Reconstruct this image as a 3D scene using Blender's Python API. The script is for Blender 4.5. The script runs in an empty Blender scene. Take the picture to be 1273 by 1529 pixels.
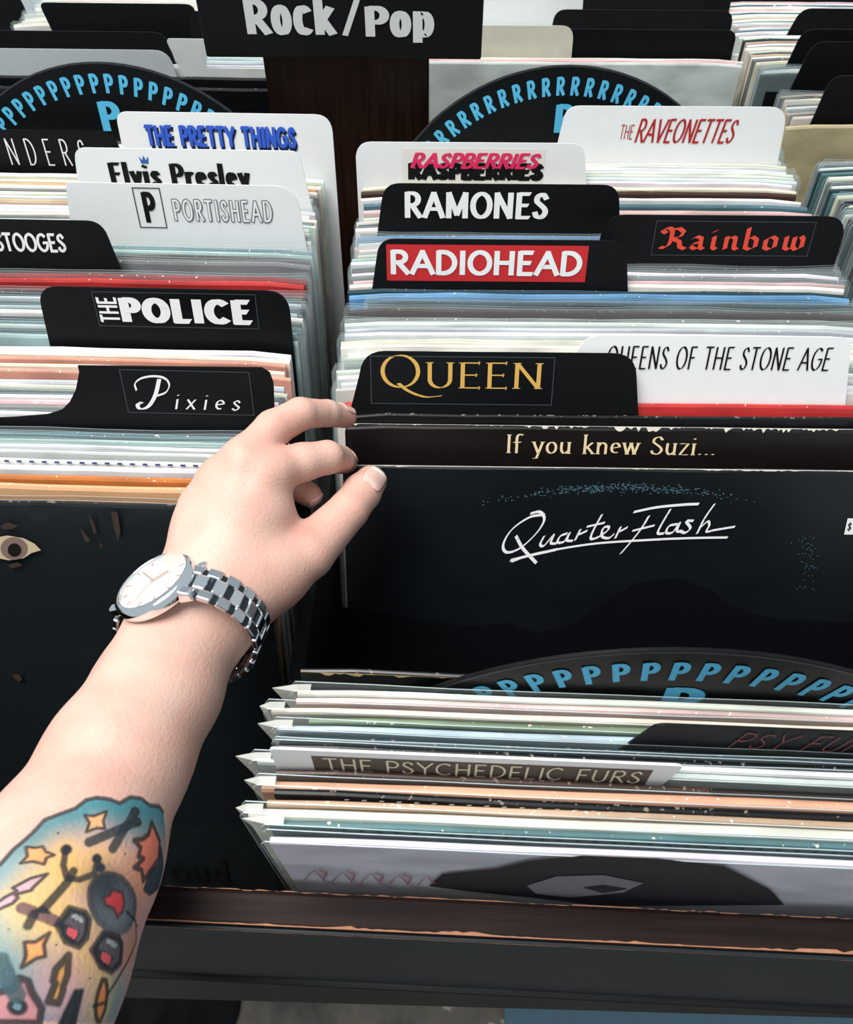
import bpy, bmesh, math, random
import numpy as np
from mathutils import Matrix, Vector
random.seed(7)
C = bpy.context.scene.collection
SC = bpy.context.scene
R = math.radians

# ------------------------------------------------------------------ camera
FPX = 1200.0; PITCH = R(49.4); YAW = R(1.4); CX, CY = 636.5, 764.5
CAM = Vector((0, 0, 1.496))
FW = Vector((-math.sin(YAW)*math.cos(PITCH), math.cos(YAW)*math.cos(PITCH), -math.sin(PITCH)))
RT = Vector((math.cos(YAW), math.sin(YAW), 0)); UP = RT.cross(FW)
cd = bpy.data.cameras.new('camera'); cam = bpy.data.objects.new('camera', cd); C.objects.link(cam)
cd.sensor_fit = 'VERTICAL'; cd.sensor_height = 24; cd.lens = FPX/1529*24; cd.clip_start = 0.01
cd.dof.use_dof = True; cd.dof.focus_distance = 0.44; cd.dof.aperture_fstop = 18
cam.matrix_world = Matrix(((RT.x, UP.x, -FW.x, CAM.x), (RT.y, UP.y, -FW.y, CAM.y), (RT.z, UP.z, -FW.z, CAM.z), (0, 0, 0, 1)))
SC.camera = cam

# ------------------------------------------------------------------ world, lights, exposure
W = bpy.data.worlds.new('world'); SC.world = W; W.use_nodes = True
bgn = W.node_tree.nodes['Background']; bgn.inputs[0].default_value = (0.82, 0.93, 1.0, 1); bgn.inputs[1].default_value = 0.55
def area(name, loc, target, size, power, col):
    l = bpy.data.lights.new(name, 'AREA'); l.shape = 'RECTANGLE'; l.size, l.size_y = size; l.energy = power; l.color = col
    o = bpy.data.objects.new(name, l); C.objects.link(o); o.location = loc
    o.rotation_euler = (Vector(target)-Vector(loc)).to_track_quat('-Z', 'Y').to_euler(); return o
area('skylight', (-0.7, 0.1, 3.4), (0, 0.4, 1.2), (1.6, 1.4), 104, (1.0, 0.98, 0.95))
SC.view_settings.view_transform = 'Standard'; SC.view_settings.look = 'None'
SC.view_settings.gamma = 1; SC.view_settings.use_curve_mapping = False; SC.view_settings.exposure = 0.0
SC.cycles.transparent_max_bounces = 24; SC.cycles.max_bounces = 6

# ------------------------------------------------------------------ pixel rays (points of the photograph turned into real places)
def ray(x, y): return FW + RT*((x-CX)/FPX) - UP*((y-CY)/FPX)
def at(x, y, d): return CAM + ray(x, y)*d
def atz(x, y, z): r = ray(x, y); return CAM + r*((z-CAM.z)/r.z)
def aty(x, y, Y): r = ray(x, y); return CAM + r*(Y/r.y)

# ------------------------------------------------------------------ materials
def lin(c):
    return tuple((v/12.92 if v <= .04045 else ((v+.055)/1.055)**2.4) for v in [x/255 for x in c]) + (1,)
def newmat(name):
    m = bpy.data.materials.new(name); m.use_nodes = True; nt = m.node_tree
    return m, nt, nt.nodes['Principled BSDF']
def nd(nt, t, **kw):
    n = nt.nodes.new(t)
    for k, v in kw.items(): setattr(n, k, v)
    return n
_mc = {}
def plain(name, col, rough=.5, metal=0, bump=0, bscale=300, var=0.12, coat=0):
    if name in _mc: return _mc[name]
    m, nt, b = newmat(name); c = lin(col)
    tc = nd(nt, 'ShaderNodeTexCoord'); no = nd(nt, 'ShaderNodeTexNoise'); no.inputs['Scale'].default_value = bscale*.3
    nt.links.new(tc.outputs['Object'], no.inputs['Vector'])
    mx = nd(nt, 'ShaderNodeMix', data_type='RGBA'); mx.inputs[6].default_value = tuple(v*(1-var) for v in c[:3])+(1,); mx.inputs[7].default_value = tuple(min(1, v*(1+var)) for v in c[:3])+(1,)
    nt.links.new(no.outputs['Fac'], mx.inputs[0]); nt.links.new(mx.outputs[2], b.inputs['Base Color'])
    b.inputs['Roughness'].default_value = rough; b.inputs['Metallic'].default_value = metal; b.inputs['Coat Weight'].default_value = coat
    if not metal: b.inputs['Specular IOR Level'].default_value = .2
    if bump:
        n2 = nd(nt, 'ShaderNodeTexNoise'); n2.inputs['Scale'].default_value = bscale; nt.links.new(tc.outputs['Object'], n2.inputs['Vector'])
        bp = nd(nt, 'ShaderNodeBump'); bp.inputs['Strength'].default_value = bump; bp.inputs['Distance'].default_value = .0005
        nt.links.new(n2.outputs['Fac'], bp.inputs['Height']); nt.links.new(bp.outputs[0], b.inputs['Normal'])
    _mc[name] = m; return m
def wear_mat(name, edge, worn, rough=.4, thr=.67, ztop=.3128):
    """cardboard of the object's own colour with faint print mottling and a scuffed top edge"""
    m, nt, b = newmat(name)
    oi = nd(nt, 'ShaderNodeObjectInfo'); tc = nd(nt, 'ShaderNodeTexCoord')
    add = nd(nt, 'ShaderNodeVectorMath', operation='ADD'); nt.links.new(tc.outputs['Object'], add.inputs[0])
    mul = nd(nt, 'ShaderNodeMath', operation='MULTIPLY'); mul.inputs[1].default_value = 40; nt.links.new(oi.outputs['Random'], mul.inputs[0]); nt.links.new(mul.outputs[0], add.inputs[1])
    mp = nd(nt, 'ShaderNodeMapping'); mp.inputs['Scale'].default_value = (1, 1, 2.2); nt.links.new(add.outputs[0], mp.inputs[0])
    n1 = nd(nt, 'ShaderNodeTexNoise'); n1.inputs['Scale'].default_value = 22; n1.inputs['Detail'].default_value = 3; nt.links.new(mp.outputs[0], n1.inputs['Vector'])
    r1 = nd(nt, 'ShaderNodeValToRGB'); r1.color_ramp.elements[0].position = .38; r1.color_ramp.elements[1].position = .6
    r1.color_ramp.elements[0].color = (edge, edge, edge, 1); r1.color_ramp.elements[1].color = (1, 1, 1, 1); nt.links.new(n1.outputs['Fac'], r1.inputs[0])
    mx = nd(nt, 'ShaderNodeMix', data_type='RGBA', blend_type='MULTIPLY'); mx.inputs[0].default_value = 1
    nt.links.new(oi.outputs['Color'], mx.inputs[6]); nt.links.new(r1.outputs[0], mx.inputs[7])
    n2 = nd(nt, 'ShaderNodeTexNoise'); n2.inputs['Scale'].default_value = 420; n2.inputs['Detail'].default_value = 4; nt.links.new(add.outputs[0], n2.inputs['Vector'])
    sp = nd(nt, 'ShaderNodeSeparateXYZ'); nt.links.new(tc.outputs['Object'], sp.inputs[0])
    gt = nd(nt, 'ShaderNodeMath', operation='GREATER_THAN'); gt.inputs[1].default_value = ztop; nt.links.new(sp.outputs['Z'], gt.inputs[0])
    g2 = nd(nt, 'ShaderNodeMath', operation='GREATER_THAN'); g2.inputs[1].default_value = thr; nt.links.new(n2.outputs['Fac'], g2.inputs[0])
    am = nd(nt, 'ShaderNodeMath', operation='MULTIPLY'); nt.links.new(gt.outputs[0], am.inputs[0]); nt.links.new(g2.outputs[0], am.inputs[1])
    m2 = nd(nt, 'ShaderNodeMix', data_type='RGBA'); m2.inputs[7].default_value = worn
    nt.links.new(am.outputs[0], m2.inputs[0]); nt.links.new(mx.outputs[2], m2.inputs[6]); nt.links.new(m2.outputs[2], b.inputs['Base Color'])
    b.inputs['Roughness'].default_value = rough
    return m
M_JACKET = wear_mat('jacket_cardboard', .72, lin((222, 214, 200)), .4)
M_DARKJ = wear_mat('dark_jacket_cardboard', .8, lin((120, 112, 104)), .33, .63, .3135)
def plastic_mat(name, tint, alpha, rough=.12):
    m, nt, b = newmat(name); b.inputs['Base Color'].default_value = tint; b.inputs['Roughness'].default_value = rough
    tr = nd(nt, 'ShaderNodeBsdfTransparent'); tr.inputs[0].default_value = (.985, .992, .99, 1)
    ms = nd(nt, 'ShaderNodeMixShader'); ms.inputs[0].default_value = alpha
    no = nd(nt, 'ShaderNodeTexNoise'); no.inputs['Scale'].default_value = 60; tc = nd(nt, 'ShaderNodeTexCoord'); nt.links.new(tc.outputs['Object'], no.inputs['Vector'])
    bp = nd(nt, 'ShaderNodeBump'); bp.inputs['Strength'].default_value = .5; bp.inputs['Distance'].default_value = .002; nt.links.new(no.outputs['Fac'], bp.inputs['Height']); nt.links.new(bp.outputs[0], b.inputs['Normal'])
    nt.links.new(tr.outputs[0], ms.inputs[1]); nt.links.new(b.outputs[0], ms.inputs[2])
    nt.links.new(ms.outputs[0], nt.nodes['Material Output'].inputs[0]); return m
M_PLASTIC = plastic_mat('clear_plastic', lin((214, 226, 228)), .07)
M_RIM = plastic_mat('plastic_edge', lin((206, 224, 228)), .62, .2)
M_MILKY = plastic_mat('milky_plastic', lin((226, 226, 218)), .45, .3)
M_FILM = plastic_mat('clear_film', lin((60, 70, 75)), .10, .06)
M_CARDB = plain('black_divider_plastic', (9, 11, 13), .45, var=.05, bump=.15, bscale=500)
M_CARDW = plain('white_divider_plastic', (226, 228, 228), .4, var=.03)
M_CARDG = plain('grey_divider_plastic', (176, 182, 184), .45, var=.05)
M_WOODK = plain('dark_stained_board', (17, 19, 21), .5, var=.2, bump=.3, bscale=120)
M_RAW = plain('raw_wood_edge', (158, 112, 86), .8, var=.35, bscale=900)
M_PAPER = plain('worn_paper', (226, 220, 208), .8, var=.15, bscale=900)
def wood(name, c1, c2, rough=.45, sc=(3, 60, 3)):
    m, nt, b = newmat(name); tc = nd(nt, 'ShaderNodeTexCoord'); mp = nd(nt, 'ShaderNodeMapping'); mp.inputs['Scale'].default_value = sc
    n = nd(nt, 'ShaderNodeTexNoise'); n.inputs['Scale'].default_value = 6; n.inputs['Detail'].default_value = 6
    nt.links.new(tc.outputs['Object'], mp.inputs[0]); nt.links.new(mp.outputs[0], n.inputs['Vector'])
    r = nd(nt, 'ShaderNodeValToRGB'); r.color_ramp.elements[0].color = lin(c1); r.color_ramp.elements[1].color = lin(c2); r.color_ramp.elements[0].position = .35; r.color_ramp.elements[1].position = .7
    nt.links.new(n.outputs['Fac'], r.inputs[0]); nt.links.new(r.outputs[0], b.inputs['Base Color']); b.inputs['Roughness'].default_value = rough; b.inputs['Specular IOR Level'].default_value = .15
    bp = nd(nt, 'ShaderNodeBump'); bp.inputs['Strength'].default_value = .25; bp.inputs['Distance'].default_value = .001; nt.links.new(n.outputs['Fac'], bp.inputs['Height']); nt.links.new(bp.outputs[0], b.inputs['Normal'])
    return m
M_RAIL = wood('worn_brown_wood', (22, 13, 11), (40, 25, 21), .6)
M_POST = wood('brown_post_wood', (38, 24, 19), (58, 36, 27), .4, (40, 3, 3))

# ------------------------------------------------------------------ mesh helpers
def mkobj(name, verts, faces, mat, parent=None, smooth=False):
    me = bpy.data.meshes.new(name); me.from_pydata([tuple(v) for v in verts], [], faces); me.update()
    if mat is not None: me.materials.append(mat)
    if smooth: me.polygons.foreach_set('use_smooth', [True]*len(me.polygons))
    o = bpy.data.objects.new(name, me); C.objects.link(o)
    if parent: o.parent = parent
    return o
def tag(o, label=None, cat=None, group=None, kind=None):
    for k, v in (('label', label), ('category', cat), ('group', group), ('kind', kind)):
        if v: o[k] = v
    return o
def box(name, lo, hi, mat, parent=None, bev=.0015):
    bm = bmesh.new(); bmesh.ops.create_cube(bm, size=1)
    s = [hi[i]-lo[i] for i in range(3)]; c = [(hi[i]+lo[i])/2 for i in range(3)]
    for v in bm.verts: v.co = Vector([v.co[i]*s[i]+c[i] for i in range(3)])
    if bev: bmesh.ops.bevel(bm, geom=list(bm.edges), offset=bev, segments=2, affect='EDGES', profile=.5)
    me = bpy.data.meshes.new(name); bm.to_mesh(me); bm.free(); me.materials.append(mat)
    o = bpy.data.objects.new(name, me); C.objects.link(o)
    if parent: o.parent = parent
    return o
def empty(name, loc=(0, 0, 0)):
    o = bpy.data.objects.new(name, None); C.objects.link(o); o.location = loc; o.empty_display_size = .05; return o
def extrude_poly(pts, t, y0=0):
    """outline in the xz plane -> solid of thickness t centred at y0"""
    n = len(pts); v = [(x, y0-t/2, z) for x, z in pts]+[(x, y0+t/2, z) for x, z in pts]
    a = sum(pts[i][0]*pts[(i+1) % n][1]-pts[(i+1) % n][0]*pts[i][1] for i in range(n))
    idx = list(range(n)) if a > 0 else list(range(n))[::-1]
    f = [idx, [i+n for i in idx[::-1]]]
    for k in range(n):
        i, j = idx[k], idx[(k+1) % n]; f.append([j, i, i+n, j+n])
    return v, f
def round_corner(p0, p1, p2, r, n=6):
    a = Vector(p0)-Vector(p1); b = Vector(p2)-Vector(p1); a.normalize(); b.normalize(); p1 = Vector(p1)
    s = p1+a*r; e = p1+b*r
    return [tuple(s*(1-t)**2+p1*2*t*(1-t)+e*t*t) for t in [i/n for i in range(n+1)]]

# ------------------------------------------------------------------ lettering: stroke alphabet swept with a broad pen, and the built-in type
def arc(cx, cy, rx, ry, a0, a1, n=14):
    return [(cx+rx*math.cos(R(a0+(a1-a0)*i/n)), cy+ry*math.sin(R(a0+(a1-a0)*i/n))) for i in range(n+1)]
def spl(pts, n=8):
    P = [Vector(p) for p in pts]; P = [P[0]*2-P[1]]+P+[P[-1]*2-P[-2]]; out = []
    for i in range(1, len(P)-2):
        for k in range(n):
            t = k/n; out.append(tuple(.5*((2*P[i])+(P[i+1]-P[i-1])*t+(2*P[i-1]-5*P[i]+4*P[i+1]-P[i+2])*t*t+(3*P[i]-P[i-1]-3*P[i+1]+P[i+2])*t**3)))
    return out+[tuple(pts[-1])]
G = {
 'A': (.8, [[(.0, 0), (.4, 1)], [(.4, 1), (.8, 0)], [(.15, .34), (.65, .34)]]),
 'B': (.62, [[(.08, 0), (.08, 1)], [(.08, 1), (.3, 1)]+arc(.3, .76, .24, .24, 90, -90)+[(.08, .52)], [(.08, .52), (.32, .52)]+arc(.32, .26, .28, .26, 90, -90)+[(.08, 0)]]),
 'C': (.75, [arc(.42, .5, .38, .5, 50, 310)]),
 'D': (.75, [[(.08, 0), (.08, 1)], [(.08, 1), (.25, 1)]+arc(.25, .5, .45, .5, 90, -90)+[(.08, 0)]]),
 'E': (.58, [[(.08, 0), (.08, 1)], [(.08, 1), (.52, 1)], [(.08, .52), (.45, .52)], [(.08, 0), (.54, 0)]]),
 'F': (.55, [[(.08, 0), (.08, 1)], [(.08, 1), (.52, 1)], [(.08, .52), (.42, .52)]]),
 'G': (.8, [arc(.42, .5, .38, .5, 50, 360)+[(.5, .5)]]),
 'H': (.75, [[(.08, 0), (.08, 1)], [(.66, 0), (.66, 1)], [(.08, .52), (.66, .52)]]),
 'I': (.2, [[(.1, 0), (.1, 1)]]),
 'L': (.52, [[(.08, 1), (.08, 0)], [(.08, 0), (.5, 0)]]),
 'N': (.78, [[(.08, 0), (.08, 1)], [(.08, 1), (.68, 0)], [(.68, 0), (.68, 1)]]),
 'O': (.84, [arc(.42, .5, .38, .5, 90, 450, 24)]),
 'P': (.6, [[(.08, 0), (.08, 1)], [(.08, 1), (.3, 1)]+arc(.3, .74, .27, .26, 90, -90)+[(.08, .48)]]),
 'Q': (.86, [arc(.42, .5, .38, .5, 90, 450, 24), spl([(.38, .12), (.6, -.12), (.95, -.3), (1.3, -.26)])]),
 'R': (.66, [[(.08, 0), (.08, 1)], [(.08, 1), (.3, 1)]+arc(.3, .75, .26, .25, 90, -90)+[(.08, .5)], [(.28, .5), (.64, 0)]]),
 'S': (.58, [spl([(.5, .82), (.36, .98), (.14, .9), (.1, .7), (.28, .54), (.46, .38), (.5, .2), (.34, .02), (.12, .06), (.05, .2)])]),
 'T': (.64, [[(.02, 1), (.62, 1)], [(.32, 1), (.32, 0)]]),
 'U': (.74, [[(.08, 1), (.08, .34)]+arc(.36, .34, .28, .34, 180, 360)+[(.64, 1)]]),
 'V': (.72, [[(.0, 1), (.36, 0)], [(.36, 0), (.72, 1)]]),
 'Y': (.7, [[(.0, 1), (.35, .5)], [(.7, 1), (.35, .5)], [(.35, .5), (.35, 0)]]),
 'a': (.5, [arc(.24, .3, .2, .3, 40, 320), [(.42, .62), (.42, .08), (.5, .02)]]),
 'b': (.52, [[(.08, 1.05), (.08, .04)], arc(.27, .3, .2, .3, 140, -140)]),
 'e': (.5, [[(.06, .32), (.42, .4)]+arc(.25, .34, .19, .28, 10, 300)]),
 'f': (.36, [spl([(.42, 1.0), (.26, 1.04), (.16, .86), (.16, .4), (.16, 0)]), [(.02, .6), (.34, .6)]]),
 'h': (.5, [[(.08, 1.05), (.08, 0)], spl([(.08, .42), (.24, .62), (.4, .52), (.42, .3), (.42, 0)])]),
 'i': (.22, [[(.1, .62), (.1, 0)], [(.09, .88), (.12, .91)]]),
 'k': (.52, [[(.08, 1.05), (.08, 0)], [(.42, .62), (.1, .28)], [(.2, .36), (.48, 0)]]),
 'l': (.2, [[(.08, 1.05), (.08, .05), (.16, 0)]]),
 'n': (.54, [[(.08, .62), (.08, 0)], spl([(.08, .42), (.24, .62), (.42, .52), (.44, .3), (.44, 0)])]),
 'o': (.54, [arc(.26, .31, .21, .31, 90, 450, 18)]),
 'r': (.38, [[(.08, .62), (.08, 0)], spl([(.08, .4), (.2, .6), (.36, .58)])]),
 's': (.42, [spl([(.36, .52), (.22, .63), (.08, .5), (.2, .34), (.36, .18), (.22, 0), (.04, .1)])]),
 't': (.34, [[(.14, .85), (.14, .08), (.28, .0)], [(.0, .62), (.3, .62)]]),
 'u': (.54, [spl([(.08, .62), (.08, .2), (.22, .0), (.42, .16), (.43, .2)]), [(.43, .62), (.43, 0)]]),
 'w': (.74, [[(.02, .62), (.2, 0)], [(.2, 0), (.36, .62)], [(.36, .62), (.54, 0)], [(.54, 0), (.7, .62)]]),
 'x': (.5, [[(.04, .62), (.44, 0)], [(.42, .62), (.04, 0)]]),
 'y': (.52, [[(.04, .62), (.26, .02)], [(.46, .62), (.2, -.3), (.06, -.3)]]),
 'z': (.46, [[(.04, .62), (.4, .62), (.05, 0), (.42, 0)]]),
 '0': (.54, [arc(.27, .41, .2, .41, 90, 450, 20)]), '1': (.5, [arc(.27, .41, .2, .41, 50, 310)]), '2': (.52, [[(.08, 1.05), (.08, 0)], [(.46, .8), (.12, .36)], [(.2, .44), (.5, 0)]]), '3': (.54, [[(.08, .84), (.08, -.22)], arc(.27, .41, .2, .41, 135, -135)]),
 '5': (.5, [[(.08, .5), (.2, .6), (.36, .52), (.36, .08), (.46, 0)], [(.36, .34), (.12, .26), (.08, .1), (.2, .0), (.36, .1)]]),
 '6': (.3, [[(.04, .52), (.14, .6), (.14, .08), (.24, 0)], [(.08, .8), (.18, .9)]]),
 '7': (.54, [[(.02, .52), (.12, .6), (.12, .02)], [(.12, .48), (.32, .6), (.4, .52), (.4, .08), (.5, 0)]]),
 '8': (.5, [[(.02, .95), (.1, 1.02), (.1, .08), (.24, 0), (.42, .12), (.42, .46), (.28, .6), (.1, .48)]]),
 '9': (.5, [[(.1, .48), (.1, .1), (.24, 0), (.42, .12), (.42, .5), (.28, .62), (.1, .48)]]),
 '!': (.74, [[(.02, .54), (.12, .62), (.12, .1), (.24, 0), (.38, .12), (.38, .6)], [(.38, .12), (.5, 0), (.66, .12), (.66, .5), (.58, .64)]]),
 '4': (.84, [spl([(.12, .78), (.0, .92), (.2, 1.04), (.32, .85), (.3, .3), (.16, .06), (.0, .08)]), [(.3, .95), (.55, 1.02), (.72, .85), (.62, .6), (.36, .52)], [(.4, .5), (.62, .36), (.66, .1), (.84, .0)]]),
 'M': (.92, [[(.08, 0), (.08, 1)], [(.08, 1), (.45, .12)], [(.45, .12), (.82, 1)], [(.82, 1), (.82, 0)]]),
 'K': (.66, [[(.08, 0), (.08, 1)], [(.6, 1), (.12, .42)], [(.26, .56), (.62, 0)]]),
 'c': (.5, [arc(.27, .35, .21, .35, 45, 315)]),
 'p': (.52, [[(.08, .7), (.08, -.28)], arc(.27, .35, .21, .35, 140, -140)]),
 'v': (.5, [[(.02, .62), (.24, 0)], [(.24, 0), (.46, .62)]]),
 '/': (.4, [[(.0, -.02), (.36, 1.02)]]),
 '.': (.2, [[(.07, .02), (.12, .05)]]), ' ': (.34, []), '$': (.5, [spl([(.42, .8), (.3, .95), (.1, .85), (.1, .65), (.4, .35), (.4, .15), (.2, .02), (.05, .15)]), [(.25, -.1), (.25, 1.1)]]),
}
def sweep(pts, nib, t, V, F):
    """ribbon along pts drawn with a broad pen: nib = (width, angle)"""
    w, a = nib; nv = Vector((math.cos(a), math.sin(a)))*w/2; b0 = len(V); n = len(pts); ext = []
    for i, p in enumerate(pts):
        q0 = Vector(pts[max(0, i-1)]); q1 = Vector(pts[min(n-1, i+1)]); d = (q1-q0)
        if d.length < 1e-9: d = Vector((1, 0))
        d.normalize(); nrm = Vector((-d.y, d.x)); s = 1 if nv.dot(nrm) >= 0 else -1
        h = nv*s + nrm*t/2
        P_ = Vector(p)
        if i == 0: P_ = P_-d*t*.35
        if i == n-1: P_ = P_+d*t*.35
        V.append(P_+h); V.append(P_-h)
    for i in range(n-1):
        F.append([b0+2*i, b0+2*i+1, b0+2*i+3, b0+2*i+2])
def stroke_text(s, nib=(.05, 0), t=.05, slant=0, gap=.1, serif=0, xs=1, caps_first=1):
    V, F = [], []; x = 0
    for k, ch in enumerate(s):
        w, st = G[ch]; sc = caps_first if k == 0 else 1
        for path in st:
            P_ = [((p[0]*xs*sc+x)+slant*p[1]*sc, p[1]*sc) for p in path]
            sweep(P_, nib, t, V, F)
            if serif and len(path) <= 3 or (serif and ch in 'UPRDB'):
                for e, o_ in ((0, 1), (-1, -2)):
                    ex, ey = P_[e]; dx, dy = P_[e][0]-P_[o_][0], P_[e][1]-P_[o_][1]
                    if abs(dy) > abs(dx)*1.2 and (abs(ey) < .01 or ey > .55): sweep([(ex-serif, ey), (ex+serif, ey)], (0, 0), t*.9, V, F)
                    elif abs(dx) > abs(dy)*2 and ch in 'EFLT' and path[e][0] > .3: sweep([(ex, ey-serif*.6), (ex, ey+serif*.6)], (0, 0), t*.9, V, F)
        x += (w*xs*sc+gap)
    return [(v[0], v[1]) for v in V], F
_dg = None
def type_text(s, offset=0.0, xs=1, slant=0, spacing=1.0, res=3):
    cu = bpy.data.curves.new('t', 'FONT'); cu.body = s; cu.size = 1; cu.offset = offset; cu.shear = slant; cu.space_character = spacing; cu.resolution_u = res; cu.fill_mode = 'FRONT'
    o = bpy.data.objects.new('t', cu); C.objects.link(o); bpy.context.view_layer.update()
    dg = bpy.context.evaluated_depsgraph_get(); me = bpy.data.meshes.new_from_object(o.evaluated_get(dg))
    V = [(v.co.x*xs, v.co.y) for v in me.vertices]; F = [list(p.vertices) for p in me.polygons]
    bpy.data.objects.remove(o); bpy.data.curves.remove(cu); bpy.data.meshes.remove(me); return V, F
def fit(VF, x0, z0, x1, z1, keep=False):
    V, F = VF; xs = [v[0] for v in V]; ys = [v[1] for v in V]; a, b, c, d = min(xs), max(xs), min(ys), max(ys)
    sx = (x1-x0)/(b-a); sz = (z1-z0)/(d-c)
    if keep: sx = sz = min(sx, sz)
    return [(x0+(v[0]-a)*sx, z0+(v[1]-c)*sz) for v in V], F
def flat(name, VF, y, mat, parent, thick=0):
    """print lying on the front of a card: vertices (x, z) at local y"""
    V, F = VF; W_, G_ = [], []          # every face on a level of its own, microns apart, so that crossing strokes never coincide
    for i, f in enumerate(F):
        k = len(W_); W_ += [(V[j][0], y-(i % 37)*5e-6, V[j][1]) for j in f]; G_.append(list(range(k, k+len(f)))[::-1])
    return mkobj(name, W_, G_, mat, parent)
def ell(cx, cz, rx, rz, n=20, rot=0, jag=0):
    out = []
    for i in range(n):
        a = 2*math.pi*i/n; r = 1+random.uniform(-jag, jag); x = rx*math.cos(a)*r; z = rz*math.sin(a)*r
        out.append((cx+x*math.cos(rot)-z*math.sin(rot), cz+x*math.sin(rot)+z*math.cos(rot)))
    return out
def polyVF(polys):
    V, F = [], []
    for p in polys: F.append(list(range(len(V), len(V)+len(p)))); V += p
    return V, F
def ink(name, col, rough=.5): return plain('ink_'+name, col, rough, var=.04)
WHITE = ink('white', (228, 230, 230)); BLACK = ink('black', (14, 14, 16)); CYAN = ink('cyan', (84, 176, 214)); RED = ink('red', (205, 60, 52))

# ------------------------------------------------------------------ where things stand in a bin
BASE = .90; H = .315
def frame_for(row, xc, lean, yaw, h=H, base=BASE, px=None):
    """pose of a card whose top edge passes the picture row at the middle of the bin; lean is a function of the top's distance"""
    Y = .4
    for _ in range(12):
        a = lean(Y); z = base+h*math.cos(a)
        x_ = px if px else 0
        # picture column of the bin's middle at this distance
        d = Vector((xc, Y, z))-CAM; col = CX+FPX*d.dot(RT)/d.dot(FW)
        Y = atz(col, row, z).y
    return Y
def pose(xc, Y, lean, yaw, h=H, base=BASE):
    a = lean(Y); b = Y-h*math.sin(a)
    return Matrix.Translation((xc, b, base)) @ Matrix.Rotation(yaw, 4, 'Z') @ Matrix.Rotation(-a, 4, 'X')
def tolocal(Mx, x, y, yl):
    """picture point -> (x, z) on the plane local y = yl of the pose"""
    r = ray(x, y); n = Mx.col[1].xyz; p0 = Mx @ Vector((0, yl, 0)); t = (p0-CAM).dot(n)/r.dot(n); q = Mx.inverted() @ (CAM+r*t)
    return q.x, q.z

# ---- jackets: six slightly different shared meshes
def jacket_mesh(name, w, h, t, seed, mat, nx=14):
    rd = random.Random(seed); V, F = [], []
    prof = [(-t/2, 0), (-t/2, h-t*.5), (-t*.32, h-t*.12), (0, h), (t*.32, h-t*.12), (t/2, h-t*.5), (t/2, 0)]
    A = rd.uniform(.0002, .0007); ph = rd.uniform(0, 6); B = rd.uniform(0, .0008)
    for i in range(nx+1):
        u = i/nx; x = (u-.5)*w; off = A*math.sin(u*5+ph); dz = -B*abs(math.sin(u*9+ph))-rd.uniform(0, .0004)
        if i in (0, nx): dz -= .0016
        for (y, z) in prof: V.append((x, y+off*(z/h), z+(dz if z > h*.5 else 0)))
    m = len(prof)
    for i in range(nx):
        for k in range(m-1): a = i*m+k; F.append([a, a+m, a+m+1, a+1])
        F.append([i*m+m-1, (i+1)*m+m-1, (i+1)*m, i*m])
    F.append(list(range(m))); F.append([nx*m+k for k in range(m)][::-1])
    me = bpy.data.meshes.new(name); me.from_pydata(V, [], F); me.update(); me.materials.append(mat); return me
JM = [jacket_mesh('record_sleeve', .311, .3145, t, i, M_JACKET) for i, t in enumerate((.0022, .0026, .003, .0034, .0024, .004))]
JD = [jacket_mesh('record_sleeve', .311, .3145, t, i+9, M_DARKJ) for i, t in enumerate((.0024, .003, .0034))]
def plastic_mesh(flare, seed, mat, t=.0040, w=.3165, h=.3165):
    rd = random.Random(seed); p = []
    l, r = -w/2, w/2
    p = [(l, 0), (r, 0), (r, h-.004), (r-.002, h)]
    n = 10
    for i in range(1, n): p.append((r-(w)*i/n, h-rd.uniform(0, .0014)))
    if flare: p += [(l+.004, h), (l-flare, h-.003-rd.uniform(0, .002)), (l-flare*.75, h-.007), (l, h-.026)]
    else: p += [(l+.002, h), (l, h-.004)]
    V, F, MI = [], [], []                 # two thin sheets, one before and one behind the jacket, with bright cut edges
    for y0 in (-t/2, t/2):
        v, f = extrude_poly(p, .0003, y0); k = len(V); V += v; F += [[i+k for i in q] for q in f]; MI += [0, 0]+[1]*(len(f)-2)
    me = bpy.data.meshes.new('plastic_sleeve'); me.from_pydata(V, [], F); me.update(); me.materials.append(mat); me.materials.append(M_RIM); me.polygons.foreach_set('material_index', MI); return me
PM = [plastic_mesh(0, i, M_PLASTIC) for i in range(3)]
def corner_mesh(fl):
    l = -.1560; h = .3150; v = [(l, -.0016, h), (l, .0016, h), (l-fl, .0004, h-.0015), (l-fl*.8, .0, h-.006), (l, -.0016, h-.024), (l, .0016, h-.024), (l+.006, -.0018, h+.0002), (l+.006, .0018, h+.0002)]
    me = bpy.data.meshes.new('plastic_corner'); me.from_pydata(v, [], [[0, 2, 3, 4], [1, 5, 3, 2], [0, 1, 2], [4, 3, 5], [0, 6, 7, 1]]); me.update(); me.materials.append(M_MILKY); return me
PF = [corner_mesh(.004+.0018*i) for i in range(4)]
COL = {'white': (232, 232, 228), 'cream': (226, 220, 200), 'pale grey': (196, 200, 200), 'pale teal': (168, 192, 196), 'teal': (84, 118, 126), 'grey': (120, 124, 124), 'tan': (204, 164, 118),
       'salmon': (214, 160, 132), 'pink': (214, 182, 180), 'black': (12, 13, 16), 'blue': (92, 134, 172), 'red': (186, 48, 46), 'orange': (186, 118, 52), 'brown': (66, 46, 40), 'green': (112, 132, 104), 'beige': (192, 168, 136), 'dark teal': (40, 62, 70)}
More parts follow.
